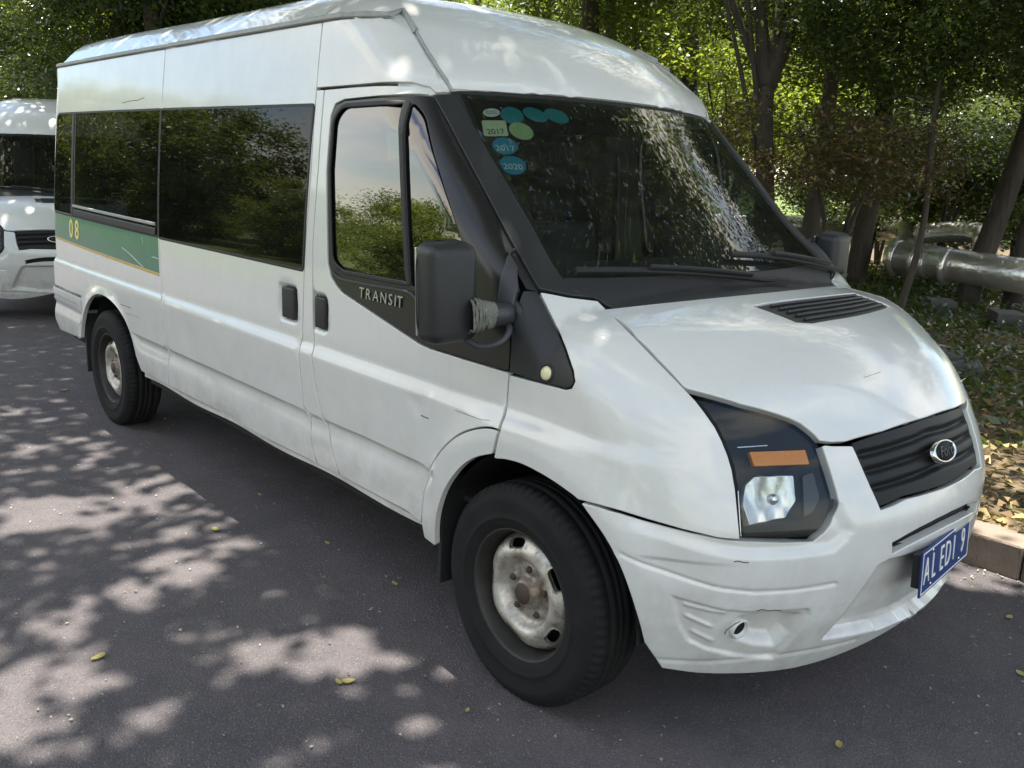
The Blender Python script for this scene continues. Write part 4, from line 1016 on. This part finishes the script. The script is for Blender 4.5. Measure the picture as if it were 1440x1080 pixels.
M['leaf_dark'] = leaf_mat('dark_leaf', [(0., (.018, .036, .014)), (.6, (.030, .060, .018)), (1., (.055, .085, .025))], .22, .55, .30)
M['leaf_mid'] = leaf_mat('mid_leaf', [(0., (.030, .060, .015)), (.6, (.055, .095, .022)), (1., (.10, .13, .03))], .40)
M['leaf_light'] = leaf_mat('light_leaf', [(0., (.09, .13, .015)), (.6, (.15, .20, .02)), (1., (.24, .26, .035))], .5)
M['leaf_red'] = leaf_mat('purple_leaf', [(0., (.060, .026, .026)), (.5, (.10, .050, .042)), (.75, (.07, .075, .03)), (1., (.20, .14, .10))], .25, .9, .2)
M['litter'] = leaf_mat('dead_leaf', [(0., (.09, .055, .025)), (.5, (.22, .15, .075)), (.85, (.36, .27, .14)), (1., (.42, .36, .10))], .1, .3, .6)
M['fallen'] = leaf_mat('yellow_leaf', [(0., (.40, .35, .12)), (1., (.52, .46, .24))], .2, .3, .5)
M['bark'] = bark_mat('bark', (.035, .028, .022), (.085, .070, .055)); M['bark_grey'] = bark_mat('grey_bark', (.060, .055, .050), (.13, .12, .105))
M['pipe'] = principled('pipe_jacket', (.68, .66, .62), .24, metal=.78, var=.25, vscale=4, bump=.5, bscale=11, bdist=.03)
M['concrete'] = principled('concrete', (.075, .075, .07), .9, var=.35, vscale=8, bump=.4, bscale=40, bdist=.01)
M['orange'] = principled('orange_marker', (.50, .20, .05), .5)

# ------------------------------------------------------------------ ground
def gz(x): return -.034*np.clip(-5.2-np.asarray(x, float), 0, 12)      # the road falls away gently behind the van
def sheet(name, x0, x1, y0, y1, z, mat, kind='structure'):
    xs = sorted(set([x0, -5.2, -17.2, x1]+list(np.linspace(-6.2, -5.0, 5)))); V = [(x, y, z+float(gz(x))) for y in (y0, y1) for x in xs]; n_ = len(xs)
    o = link(name, mesh_py(name, V, [(i, i+1, n_+i+1, n_+i) for i in range(n_-1)], False), mat); o['kind'] = kind; return o
KY = 1.365                                   # road side of the kerb
sheet('ground', -600, 600, -600, 600, -.03, M['grass'])
sheet('road', -140, 90, -8.5, KY+.02, 0., M['asphalt'])
# planted verge, gently uneven
nx, ny = 120, 70; X = np.linspace(-60, 30, nx); Y = KY+.24+np.linspace(0, 1, ny)**1.6*26
vz = lambda x, y: gz(x)+.125+.05*np.sin(x*1.7+y)*np.minimum(1, (y-KY-.24)/1.5)*.6+.03*np.sin(x*4.1-y*2.3)*np.minimum(1, (y-KY-.24)/1.0)
V = [(x, y, vz(x, y)) for y in Y for x in X]; F = [(j*nx+i, j*nx+i+1, (j+1)*nx+i+1, (j+1)*nx+i) for j in range(ny-1) for i in range(nx-1)]
verge = link('verge', mesh_py('verge', V, F), M['soil']); verge['kind'] = 'structure'
# kerb laid stone by stone
kerb = empty('kerb', (0, KY, 0)); tag(kerb, 'row of brown concrete kerb stones between road and leaf-covered verge', 'kerb')
bm = bmesh.new(); box(bm, (-.496, 0, -.05), (.496, .20, .145)); bmesh.ops.bevel(bm, geom=list(bm.edges), offset=.014, segments=3, affect='EDGES', profile=.5)
bmesh.ops.subdivide_edges(bm, edges=[e for e in bm.edges if e.calc_length() > .3], cuts=6)
for v in bm.verts: v.co += Vector((0, random.uniform(-.003, .003), random.uniform(-.003, .003)))
ks = bpy.data.meshes.new('kerb_stone'); bm.to_mesh(ks); bm.free(); ks.materials.append(M['kerb'])
for i in range(-34, 9):
    o = bpy.data.objects.new('kerb_stone', ks); col.objects.link(o); o.parent = kerb; o.location = (i+.18, random.uniform(-.006, .006), random.uniform(-.006, .004)+float(gz(i+.18))); o.rotation_euler = (0, 0, random.uniform(-.006, .006)+(math.pi if i % 2 else 0)*0)

# ------------------------------------------------------------------ foliage
def leaf_mesh(name, P, size, mat, up=.5, aspect=.45, fold=.25, flat=False):
    n = len(P); size = np.broadcast_to(size, (n,)); nr = rng.normal(size=(n, 3)); nr[:, 2] = np.abs(nr[:, 2])+up; nr /= np.linalg.norm(nr, axis=1)[:, None]
    if flat: nr = rng.normal(size=(n, 3))*.28+np.array([0, 0, 1.]); nr /= np.linalg.norm(nr, axis=1)[:, None]
    d = rng.normal(size=(n, 3)); d -= nr*(d*nr).sum(1)[:, None]; d /= np.linalg.norm(d, axis=1)[:, None]
    s = np.cross(nr, d); L = size[:, None]; W = L*aspect
    V = np.empty((n, 4, 3)); V[:, 0] = P-d*L*.5; V[:, 1] = P+s*W*.5+nr*W*fold+d*L*.05; V[:, 2] = P+d*L*.5; V[:, 3] = P-s*W*.5+nr*W*fold+d*L*.05
    me = bpy.data.meshes.new(name); me.vertices.add(n*4); me.vertices.foreach_set('co', V.ravel()); me.loops.add(n*4); me.loops.foreach_set('vertex_index', np.arange(n*4, dtype=np.int32))
    me.polygons.add(n); me.polygons.foreach_set('loop_start', np.arange(0, n*4, 4, dtype=np.int32)); me.polygons.foreach_set('loop_total', np.full(n, 4, dtype=np.int32)); me.update(calc_edges=True)
    at = me.attributes.new('rnd', 'FLOAT', 'FACE'); at.data.foreach_set('value', rng.random(n).astype(np.float32)); me.materials.append(mat); return me
def crown_pts(n, rad, clumps, sig, shell=.55):
    d = rng.normal(size=(clumps, 3)); d /= np.linalg.norm(d, axis=1)[:, None]; r = shell+(1-shell)*rng.random(clumps)**.6
    C = d*r[:, None]*np.array(rad); w = rng.random(clumps)+.4; k = rng.choice(clumps, n, p=w/w.sum())
    return C[k]+rng.normal(size=(n, 3))*sig*np.array([1, 1, .6])*(.6+.8*rng.random(clumps))[k][:, None], C
def trunk_pts(base, top, bend=.15, n=9):
    base, top = np.array(base, float), np.array(top, float); t = np.linspace(0, 1, n)[:, None]
    w = np.stack([np.sin(t[:, 0]*3+base[0]), np.cos(t[:, 0]*2.6+base[1]), 0*t[:, 0]], 1)*bend*np.sin(t*np.pi); return base+(top-base)*t+w
CR = {}
def crown(key, n, rad, clumps, sig, size, mat, **kw):
    P, C = crown_pts(n, rad, clumps, sig); CR[key] = (leaf_mesh('crown', P, size*(.7+.6*rng.random(n)), mat, **kw), C)
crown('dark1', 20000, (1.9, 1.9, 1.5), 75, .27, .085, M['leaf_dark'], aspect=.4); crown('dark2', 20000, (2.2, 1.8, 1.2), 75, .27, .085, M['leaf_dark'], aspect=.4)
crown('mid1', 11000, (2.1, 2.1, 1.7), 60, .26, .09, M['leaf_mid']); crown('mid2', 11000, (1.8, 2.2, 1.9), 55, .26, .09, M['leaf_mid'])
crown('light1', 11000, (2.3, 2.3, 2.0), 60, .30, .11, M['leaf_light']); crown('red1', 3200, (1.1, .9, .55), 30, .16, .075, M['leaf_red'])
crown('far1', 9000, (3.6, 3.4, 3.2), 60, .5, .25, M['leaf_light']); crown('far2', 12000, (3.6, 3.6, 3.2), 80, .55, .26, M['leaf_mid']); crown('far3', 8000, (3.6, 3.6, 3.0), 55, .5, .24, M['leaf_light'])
def gpos(px, depth, z=.1):
    """a spot on the verge seen in the direction of an image column"""
    d = _f*1.0+_r*((px-720)/CAM['f']); d = d/np.linalg.norm(d[:2]); p = np.array(CAM['pos'][:2])+d[:2]*depth; return np.array([p[0], p[1], z+float(gz(p[0]))])
def tree(name, label, pos, r, h, crowns, cat='tree', group='trees of the grove behind the kerb', lean=(0, 0), bark='bark', fork=None, limbs=4):
    root = empty(name, tuple(pos)); tag(root, label, cat, group)
    top = np.array([lean[0], lean[1], h]); tp_ = trunk_pts((0, 0, -.1), top, .10); V, F = tube_mesh(tp_, r*np.linspace(1.15, .62, len(tp_)), 12); tk = link('trunk', mesh_py('trunk', V, F), M[bark], root)
    if fork:
        z0, arms = fork; b0 = tp_[0]+(tp_[-1]-tp_[0])*(z0/h)
        for dx, dy, dz, rr in arms:
            L = smooth_line([b0, b0+np.array([dx*.35, dy*.35, dz*.3]), b0+np.array([dx, dy, dz])], 14); V, F = tube_mesh(L, r*rr*np.linspace(1, .5, len(L)), 9); link('limb', mesh_py('limb', V, F), M[bark], root)
    for key, off, sc in crowns:
        me, C = CR[key]; c = bpy.data.objects.new('crown', me); col.objects.link(c); c.parent = root; c.location = off; c.rotation_euler = (0, 0, random.uniform(0, 6.28)); c.scale = (sc, sc, sc)
        cm = Matrix.Rotation(c.rotation_euler.z, 3, 'Z')
        for k in random.sample(range(len(C)), limbs):
            e_ = np.array(cm @ Vector(C[k]))*sc*.85+np.array(off); s_ = top*random.uniform(.55, .95); mid = (s_+e_)/2+np.array([0, 0, .15])
            L = smooth_line([s_, mid, e_], 10); V, F = tube_mesh(L, r*.26*np.linspace(1, .25, len(L)), 6); link('limb', mesh_py('limb', V, F), M[bark], root)
    return root
# named trunks, right to left
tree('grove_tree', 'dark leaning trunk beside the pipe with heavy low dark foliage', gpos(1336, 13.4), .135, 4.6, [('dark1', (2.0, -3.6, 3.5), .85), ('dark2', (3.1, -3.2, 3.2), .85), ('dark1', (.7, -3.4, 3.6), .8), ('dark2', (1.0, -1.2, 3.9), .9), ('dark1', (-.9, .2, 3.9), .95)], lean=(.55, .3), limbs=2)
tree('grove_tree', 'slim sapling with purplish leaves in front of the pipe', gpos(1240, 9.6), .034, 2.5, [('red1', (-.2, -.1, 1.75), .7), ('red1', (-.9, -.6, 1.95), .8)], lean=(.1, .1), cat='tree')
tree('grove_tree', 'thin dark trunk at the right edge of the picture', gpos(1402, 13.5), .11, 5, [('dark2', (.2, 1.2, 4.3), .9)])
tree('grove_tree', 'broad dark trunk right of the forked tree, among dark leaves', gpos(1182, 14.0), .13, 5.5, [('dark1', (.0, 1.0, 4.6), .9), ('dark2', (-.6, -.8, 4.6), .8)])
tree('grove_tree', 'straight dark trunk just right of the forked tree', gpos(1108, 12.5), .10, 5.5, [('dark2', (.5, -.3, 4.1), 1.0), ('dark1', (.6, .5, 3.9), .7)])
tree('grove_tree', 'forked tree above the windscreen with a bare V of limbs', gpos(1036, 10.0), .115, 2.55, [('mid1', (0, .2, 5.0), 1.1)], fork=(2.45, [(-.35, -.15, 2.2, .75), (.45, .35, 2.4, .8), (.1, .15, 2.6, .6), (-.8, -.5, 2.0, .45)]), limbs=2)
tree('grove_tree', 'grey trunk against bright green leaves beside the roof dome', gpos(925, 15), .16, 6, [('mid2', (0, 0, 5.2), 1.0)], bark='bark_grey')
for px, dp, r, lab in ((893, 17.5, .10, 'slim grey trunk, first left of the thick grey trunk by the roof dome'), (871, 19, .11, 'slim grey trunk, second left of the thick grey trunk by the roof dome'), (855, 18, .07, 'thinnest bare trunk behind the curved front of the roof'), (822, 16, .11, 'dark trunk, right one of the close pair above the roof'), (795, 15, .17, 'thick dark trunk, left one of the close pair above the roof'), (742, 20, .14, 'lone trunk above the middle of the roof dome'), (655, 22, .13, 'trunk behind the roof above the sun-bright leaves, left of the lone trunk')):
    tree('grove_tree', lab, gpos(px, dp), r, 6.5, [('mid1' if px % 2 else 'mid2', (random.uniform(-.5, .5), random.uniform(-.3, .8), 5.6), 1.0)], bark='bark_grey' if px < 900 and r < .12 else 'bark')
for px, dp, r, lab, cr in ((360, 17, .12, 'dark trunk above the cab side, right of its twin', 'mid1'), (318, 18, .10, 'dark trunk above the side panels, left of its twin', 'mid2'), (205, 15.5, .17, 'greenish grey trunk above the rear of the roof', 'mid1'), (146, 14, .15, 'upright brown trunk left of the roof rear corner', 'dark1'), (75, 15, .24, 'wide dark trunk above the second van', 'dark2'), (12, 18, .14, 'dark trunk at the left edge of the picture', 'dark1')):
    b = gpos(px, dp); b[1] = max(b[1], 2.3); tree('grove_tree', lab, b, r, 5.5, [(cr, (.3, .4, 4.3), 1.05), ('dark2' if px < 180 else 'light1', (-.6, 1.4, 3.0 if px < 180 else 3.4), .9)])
# low dark masses of leaves: right-hand bank and left behind the second van
def bush(name, label, pos, key, sc, group, stem=.04, z=1.0, squash=.8):
    root = empty(name, tuple(pos)); tag(root, label, 'shrub', group); me, C = CR[key]
    c = bpy.data.objects.new('foliage', me); col.objects.link(c); c.parent = root; c.location = (0, 0, z); c.scale = (sc, sc, sc*squash); c.rotation_euler = (0, 0, random.uniform(0, 6))
    for k in range(4):
        a = random.uniform(0, 6.28); tube('stem', smooth_line([(0, 0, -.1), (.15*math.cos(a), .15*math.sin(a), z*.6), (.6*sc*math.cos(a), .6*sc*math.sin(a), z+.3*sc)], 10), [stem*.8]*0 or np.linspace(stem, stem*.3, 11), M['bark'], root, 6)
    return root
G_ = 'shrubs under the trees'
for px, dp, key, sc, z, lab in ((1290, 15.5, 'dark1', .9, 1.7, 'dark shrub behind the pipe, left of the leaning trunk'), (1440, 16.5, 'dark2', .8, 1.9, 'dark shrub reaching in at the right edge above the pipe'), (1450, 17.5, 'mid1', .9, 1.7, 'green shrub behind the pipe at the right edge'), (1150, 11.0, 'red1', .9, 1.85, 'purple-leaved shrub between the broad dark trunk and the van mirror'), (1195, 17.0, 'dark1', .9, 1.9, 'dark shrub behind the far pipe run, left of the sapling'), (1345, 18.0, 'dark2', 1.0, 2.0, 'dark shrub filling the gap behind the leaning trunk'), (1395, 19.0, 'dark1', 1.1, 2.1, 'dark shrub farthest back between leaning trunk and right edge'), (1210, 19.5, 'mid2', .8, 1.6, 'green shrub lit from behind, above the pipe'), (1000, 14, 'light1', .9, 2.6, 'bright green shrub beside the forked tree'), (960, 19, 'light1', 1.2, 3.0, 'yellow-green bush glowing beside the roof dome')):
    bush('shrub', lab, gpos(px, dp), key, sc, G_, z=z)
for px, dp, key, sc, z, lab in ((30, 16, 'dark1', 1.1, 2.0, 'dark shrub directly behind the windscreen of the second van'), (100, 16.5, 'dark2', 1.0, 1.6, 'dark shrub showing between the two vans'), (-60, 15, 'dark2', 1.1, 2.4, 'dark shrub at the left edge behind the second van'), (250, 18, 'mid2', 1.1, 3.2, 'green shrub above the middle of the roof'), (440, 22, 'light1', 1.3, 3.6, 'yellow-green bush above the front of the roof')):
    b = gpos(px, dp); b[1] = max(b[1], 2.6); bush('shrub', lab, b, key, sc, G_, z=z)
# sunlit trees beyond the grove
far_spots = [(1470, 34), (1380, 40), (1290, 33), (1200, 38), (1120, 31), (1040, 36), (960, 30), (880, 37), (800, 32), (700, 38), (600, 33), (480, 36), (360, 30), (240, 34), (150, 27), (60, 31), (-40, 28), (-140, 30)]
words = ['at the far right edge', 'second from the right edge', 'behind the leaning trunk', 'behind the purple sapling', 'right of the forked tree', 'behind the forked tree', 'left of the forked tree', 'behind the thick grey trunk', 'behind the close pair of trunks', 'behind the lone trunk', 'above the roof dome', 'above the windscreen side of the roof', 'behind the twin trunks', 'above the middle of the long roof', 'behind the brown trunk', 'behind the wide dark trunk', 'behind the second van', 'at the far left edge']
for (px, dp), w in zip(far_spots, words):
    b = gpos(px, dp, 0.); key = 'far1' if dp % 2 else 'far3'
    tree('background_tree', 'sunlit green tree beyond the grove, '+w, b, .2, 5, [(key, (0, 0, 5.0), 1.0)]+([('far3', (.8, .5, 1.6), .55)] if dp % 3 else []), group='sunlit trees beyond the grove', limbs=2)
# trees and lawn across the road, seen in the windows
opp = [(-6, -16, .9), (-11, -15, .8), (-16, -16.5, .6), (-20, -15.5, .42), (-24, -17, .45), (-28, -16, .42), (-32, -17, .5), (-38, -15, .9), (-43, -14, 1.0), (-48, -15, 1.1), (-54, -14, 1.1), (0, -17, .9), (7, -16, .9), (-46, -20, 1.2), (-60, -15, 1.2)]
for i, (x, y, sc) in enumerate(opp):
    tree('roadside_tree', 'tree across the road, mirrored in the van windows', (x, y, float(gz(x))), .16, 4.5*sc, [('far2' if i % 3 else 'far1', (0, 0, 4.6*sc), sc), ('far2', (1.2, .4, 2.0*sc), .62*sc), ('mid1', (-1.5, .8, 1.0), .8)], group='trees across the road', limbs=2)
# ground cover and litter
n = 42000; x = rng.uniform(-9, 3.5, n); y = KY+.9+rng.random(n)**.8*11; keep = (np.sin(x*1.3+y*.7)+np.sin(x*.6-y*1.9)+rng.normal(size=n)*.8 > -.5) & ((y > 2.9+.5*np.sin(x*2)))
P = np.stack([x, y, vz(x, y)+.03+.14*rng.random(n)**2], 1)[keep]; o = link('ground_cover', leaf_mesh('ground_cover', P, .055+.05*rng.random(len(P)), M['leaf_dark'], aspect=.5), []); tag(o, 'low dark green ground cover under the trees', 'ground cover', kind='stuff')
n = 15000; x = rng.uniform(-9, 4, n); y = KY+.20+rng.random(n)**1.5*6; P = np.stack([x, y, vz(x, y)+.012+.035*rng.random(n)], 1); P[y < KY+.25, 2] = .155
o = link('leaf_litter', leaf_mesh('leaf_litter', P, .035+.055*rng.random(n), M['litter'], flat=True, aspect=.55, fold=.4), []); tag(o, 'dry brown leaves littering the verge behind the kerb', 'leaf litter', kind='stuff')
# crumbs on the asphalt and in the gutter
n = 4200; x = rng.uniform(-7, 2.6, n); y = rng.uniform(-2.7, KY, n); g = rng.random(n) < .35; y[g] = KY-.02-rng.random(g.sum())**2*.25; P = np.stack([x, y, np.full(n, .006)], 1)
o = link('road_crumbs', leaf_mesh('road_crumbs', P, .006+.013*rng.random(n)**2.5, M['crumb'], flat=True, aspect=.6), []); tag(o, 'tiny leaf crumbs scattered over the asphalt', 'debris', kind='stuff')
spots = [((303, 744), .06, 'with a curled tip beside the sunlit patch near the sliding door'), ((460, 763), .04, 'in the shade below the cab door sill'), ((365, 695), .035, 'in the shade below the sliding door'), ((138, 923), .06, 'between two sun patches at lower left'), ((490, 957), .055, 'in the sun patch nearest the front wheel'), ((555, 820), .045, 'close beside the front wheel'), ((657, 998), .03, 'just below the front tyre'), ((1180, 1047), .045, 'at the bottom edge below the bumper'), ((1420, 867), .05, 'at the right edge below the kerb'), ((1437, 947), .05, 'cut by the right edge of the picture'), ((90, 548), .07, 'behind the rear wheel'), ((72, 512), .05, 'farthest behind the rear bumper'), ((1305, 823), .05, 'under the number plate'), ((476, 958), .04, 'beside the leaf in the sun patch nearest the front wheel')]
for px, s_, w in spots:
    s_ *= .72
    d = pxray([px])[0]; t = (.008-CAM['pos'][2])/d[2]; p_ = np.array(CAM['pos'])+t*d
    q = np.linspace(-1, 1, 9); prof = np.sqrt(np.maximum(0, 1-q**2))*.30*(1-.25*q); V = []; F = []
    for i, u in enumerate(q): V += [(u*s_*.6, -prof[i]*s_, .004+.10*prof[i]*s_+.16*s_*u*u), (u*s_*.6, 0, .003+.10*s_*u*u), (u*s_*.6, prof[i]*s_, .004+.22*prof[i]*s_+.08*s_*u*u)]
    for i in range(8): F += [(i*3, i*3+1, i*3+4, i*3+3), (i*3+1, i*3+2, i*3+5, i*3+4)]
    o = link('fallen_leaf', mesh_py('fallen_leaf', V, F), M['fallen']); o.location = (p_[0], p_[1], .002); o.rotation_euler = (0, 0, random.uniform(0, 6.28)); tag(o, 'fallen yellow leaf '+w, 'leaf', 'fallen yellow leaves on the asphalt')

def at_(px, py, dp):
    p = px_at((px, py), dp); g = p-SUN_DIR*(p[2]/SUN_DIR[2]); return g[:2]
# ------------------------------------------------------------------ the canopy over the van: boughs of trees behind the kerb
LIT = [(-2.44, -1.70, .26), (-2.30, -1.45, .20), (-2.40, -1.22, .16), (-1.62, -1.15, .11), (-1.49, -1.47, .20), (-1.40, -1.70, .16), (-1.26, -1.93, .12), (-.98, -2.16, .28), (-.72, -2.14, .22), (-.88, -1.98, .12), (-.80, -1.52, .13), (-.66, -1.38, .20), (-.60, -1.22, .15), (-.50, -1.30, .14), (-.58, -1.87, .09), (-.23, -1.02, .07), (-4.3, -1.36, .13), (-3.4, -1.55, .12), (.46, 1.30, .24), (.75, 1.5, .25), (.2, 1.75, .4), (0.1, 2.4, .45), (.5, 2.9, .5), (-.4, 3.0, .4), (1.1, 2.2, .3), (-3, 4.5, .5), (-6, 5.0, .6)]+[tuple(at_(px, py, dp))+(r_,) for px, py, dp, r_ in ((1290, 365, 12.4, .30), (1345, 372, 12.0, .2), (1400, 380, 11.6, .25), (1440, 388, 11.3, .2), (1250, 330, 15.0, .5), (1180, 322, 16.2, .7), (1090, 315, 16.6, .7), (1150, 250, 11.0, .5), (1230, 240, 9.8, .4), (1385, 335, 12.6, .3))]  # ground spots where canopy leaves are cut away to shape the sun patches
LIT += [(float(a_), float(b_), float(c_)) for a_, b_, c_ in zip(rng.uniform(-4.8, 1.0, 60), rng.uniform(-2.6, -1.02, 60), rng.uniform(.03, .085, 60))]
def canopy(n, x0, x1, y0, y1, z0, z1, size):
    cl = int(n/105); C = np.stack([rng.uniform(x0, x1, cl), rng.uniform(y0, y1, cl), rng.uniform(z0, z1, cl)], 1); k = rng.integers(0, cl, n)
    P = C[k]+rng.normal(size=(n, 3))*np.array([.55, .55, .22]); g = P-SUN_DIR*(P[:, 2:3]/SUN_DIR[2]); keep = np.ones(n, bool)
    for cx, cy, r_ in LIT:
        a = np.arctan2(g[:, 1]-cy, g[:, 0]-cx); rr = .93*r_*(1+.25*np.sin(3*a+cx*9)+.18*np.sin(5*a+cy*7)); d = np.hypot(g[:, 0]-cx, g[:, 1]-cy)
        keep &= ~((d < rr) & (rng.random(n) < .88))
    edge = (P[:, 1] > y0-.8+.5*np.sin(P[:, 0]*1.7)); return P[keep & edge], C
over = [(gpos(560, 9.5), (-7.2, -1.4), 'tall tree behind the van whose boughs shade its middle'), (np.array([2.6, 4.6, .1]), (-1.6, 3.4), 'tall tree right of the picture whose boughs shade the bonnet'), (np.array([-9.5, 5.0, .1]), (-13., -7.0), 'tall tree whose boughs shade the second van')]
for pos, (x0, x1), lab in over:
    root = empty('shade_tree', tuple(pos)); tag(root, lab, 'tree', 'tall shade trees'); tube('trunk', trunk_pts((0, 0, -.1), (.2, -.3, 8.0), .1), np.linspace(.2, .12, 9), M['bark'], root, 12)
    P, C = canopy(52000 if x1 > 0 else 40000, x0, x1, -2.9, 9.0 if x1 > 0 else 5.2, 6.8, 9.4, .15); me = leaf_mesh('crown', P-pos, .11+.07*rng.random(len(P)), M['leaf_mid'], up=1.2, aspect=.55); c = link('crown', me, [], root)
    for k in random.sample(range(len(C)), 16):
        L = smooth_line([np.array([.2, -.3, random.uniform(5.0, 8.0)]), (C[k]-pos)*.55+np.array([0, 0, 3.6]), C[k]-pos], 10); V, F = tube_mesh(L, np.linspace(.06, .012, len(L)), 6); link('limb', mesh_py('limb', V, F), M['bark'], root)

# ------------------------------------------------------------------ the steam pipe
def at(px, py, depth): return px_at((px, py), depth)
pipe = empty('steam_pipe', tuple(gpos(1300, 13))); tag(pipe, 'silver clad steam pipe with elbows running low between the trees', 'pipe'); po_ = np.array(pipe.location)
def pseg(name, pts, r, seg=20):
    o = tube(name, np.array(pts)-po_, r, M['pipe'], pipe, seg); return o
far_a, far_b = at(860, 308, 17.5), at(1238, 321, 16.0); 
pseg('pipe_run', [far_a, (far_a+far_b)/2, far_b], .185)
e1 = smooth_line([at(1236, 321, 16.0), at(1262, 322, 15.3), at(1280, 335, 14.3), at(1262, 360, 13.2), at(1275, 368, 12.6), at(1310, 371, 12.2)], 30); pseg('pipe_elbow', e1, .20)
near_a, near_b = at(1262, 361, 12.6), at(1500, 398, 11.0); pseg('pipe_run', [near_a, (near_a+near_b)/2, near_b], .222, 24)
e2 = smooth_line([at(1290, 329, 13.6), at(1340, 326, 13.2), at(1376, 328, 12.8), at(1384, 338, 12.6), at(1384, 372, 12.4)], 24); pseg('pipe_elbow', e2, .15)
for px, py, dp, r_ in ((1332, 375, 12.05, .245), (1262, 363, 12.6, .25), (1290, 368, 12.35, .238), (1384, 352, 12.5, .165), (1165, 319, 16.3, .195), (1080, 316, 16.7, .195)):
    c_ = at(px, py, dp); ax = (near_b-near_a) if px > 1200 and px != 1384 else (far_b-far_a)
    if px == 1384: ax = np.array([0, 0, 1.])
    ax = ax/np.linalg.norm(ax); pseg('pipe_band', [c_-ax*.03, c_, c_+ax*.03], r_)
for px, dp in ((1305, 12.2), (1400, 11.6), (1100, 16.6), (980, 17.1)):
    b = gpos(px, dp); bm = bmesh.new(); box(bm, (-.15, -.22, -.1), (.15, .22, .20)); o = bm_obj('pipe_support', bm, M['concrete'], pipe, False, .01); o.location = Vector(b-po_); o.rotation_euler = (0, 0, .6)
for px, dp, sx, sy, sz, lab in ((1275, 8.6, .34, .3, .16, 'flat grey concrete block in the ground cover, left of its twin'), (1325, 8.4, .26, .26, .13, 'dark concrete block in the ground cover, right of its twin')):
    b = gpos(px, dp); bm = bmesh.new(); box(bm, (-sx, -sy, -.1), (sx, sy, sz)); o = bm_obj('concrete_block', bm, M['concrete'], None, False, .012); o.location = Vector(b); o.rotation_euler = (0, 0, .5); tag(o, lab, 'block', 'concrete blocks in the undergrowth')
b = gpos(1339, 6.1, .12); mk = empty('marker_post', tuple(b)); tag(mk, 'small orange marker with dark cap beyond the bonnet', 'marker'); bm = bmesh.new(); box(bm, (-.03, -.03, -.05), (.03, .03, .36)); bm_obj('post', bm, M['orange'], mk, False, .005); bm = bmesh.new(); box(bm, (-.034, -.034, .36), (.034, .034, .42)); bm_obj('cap', bm, M['leaf_dark'], mk, False, .005)
copy_van((-8.86, .24, gz(-9.)), 'second white van parked behind the first, cut by the left edge', math.radians(-20))
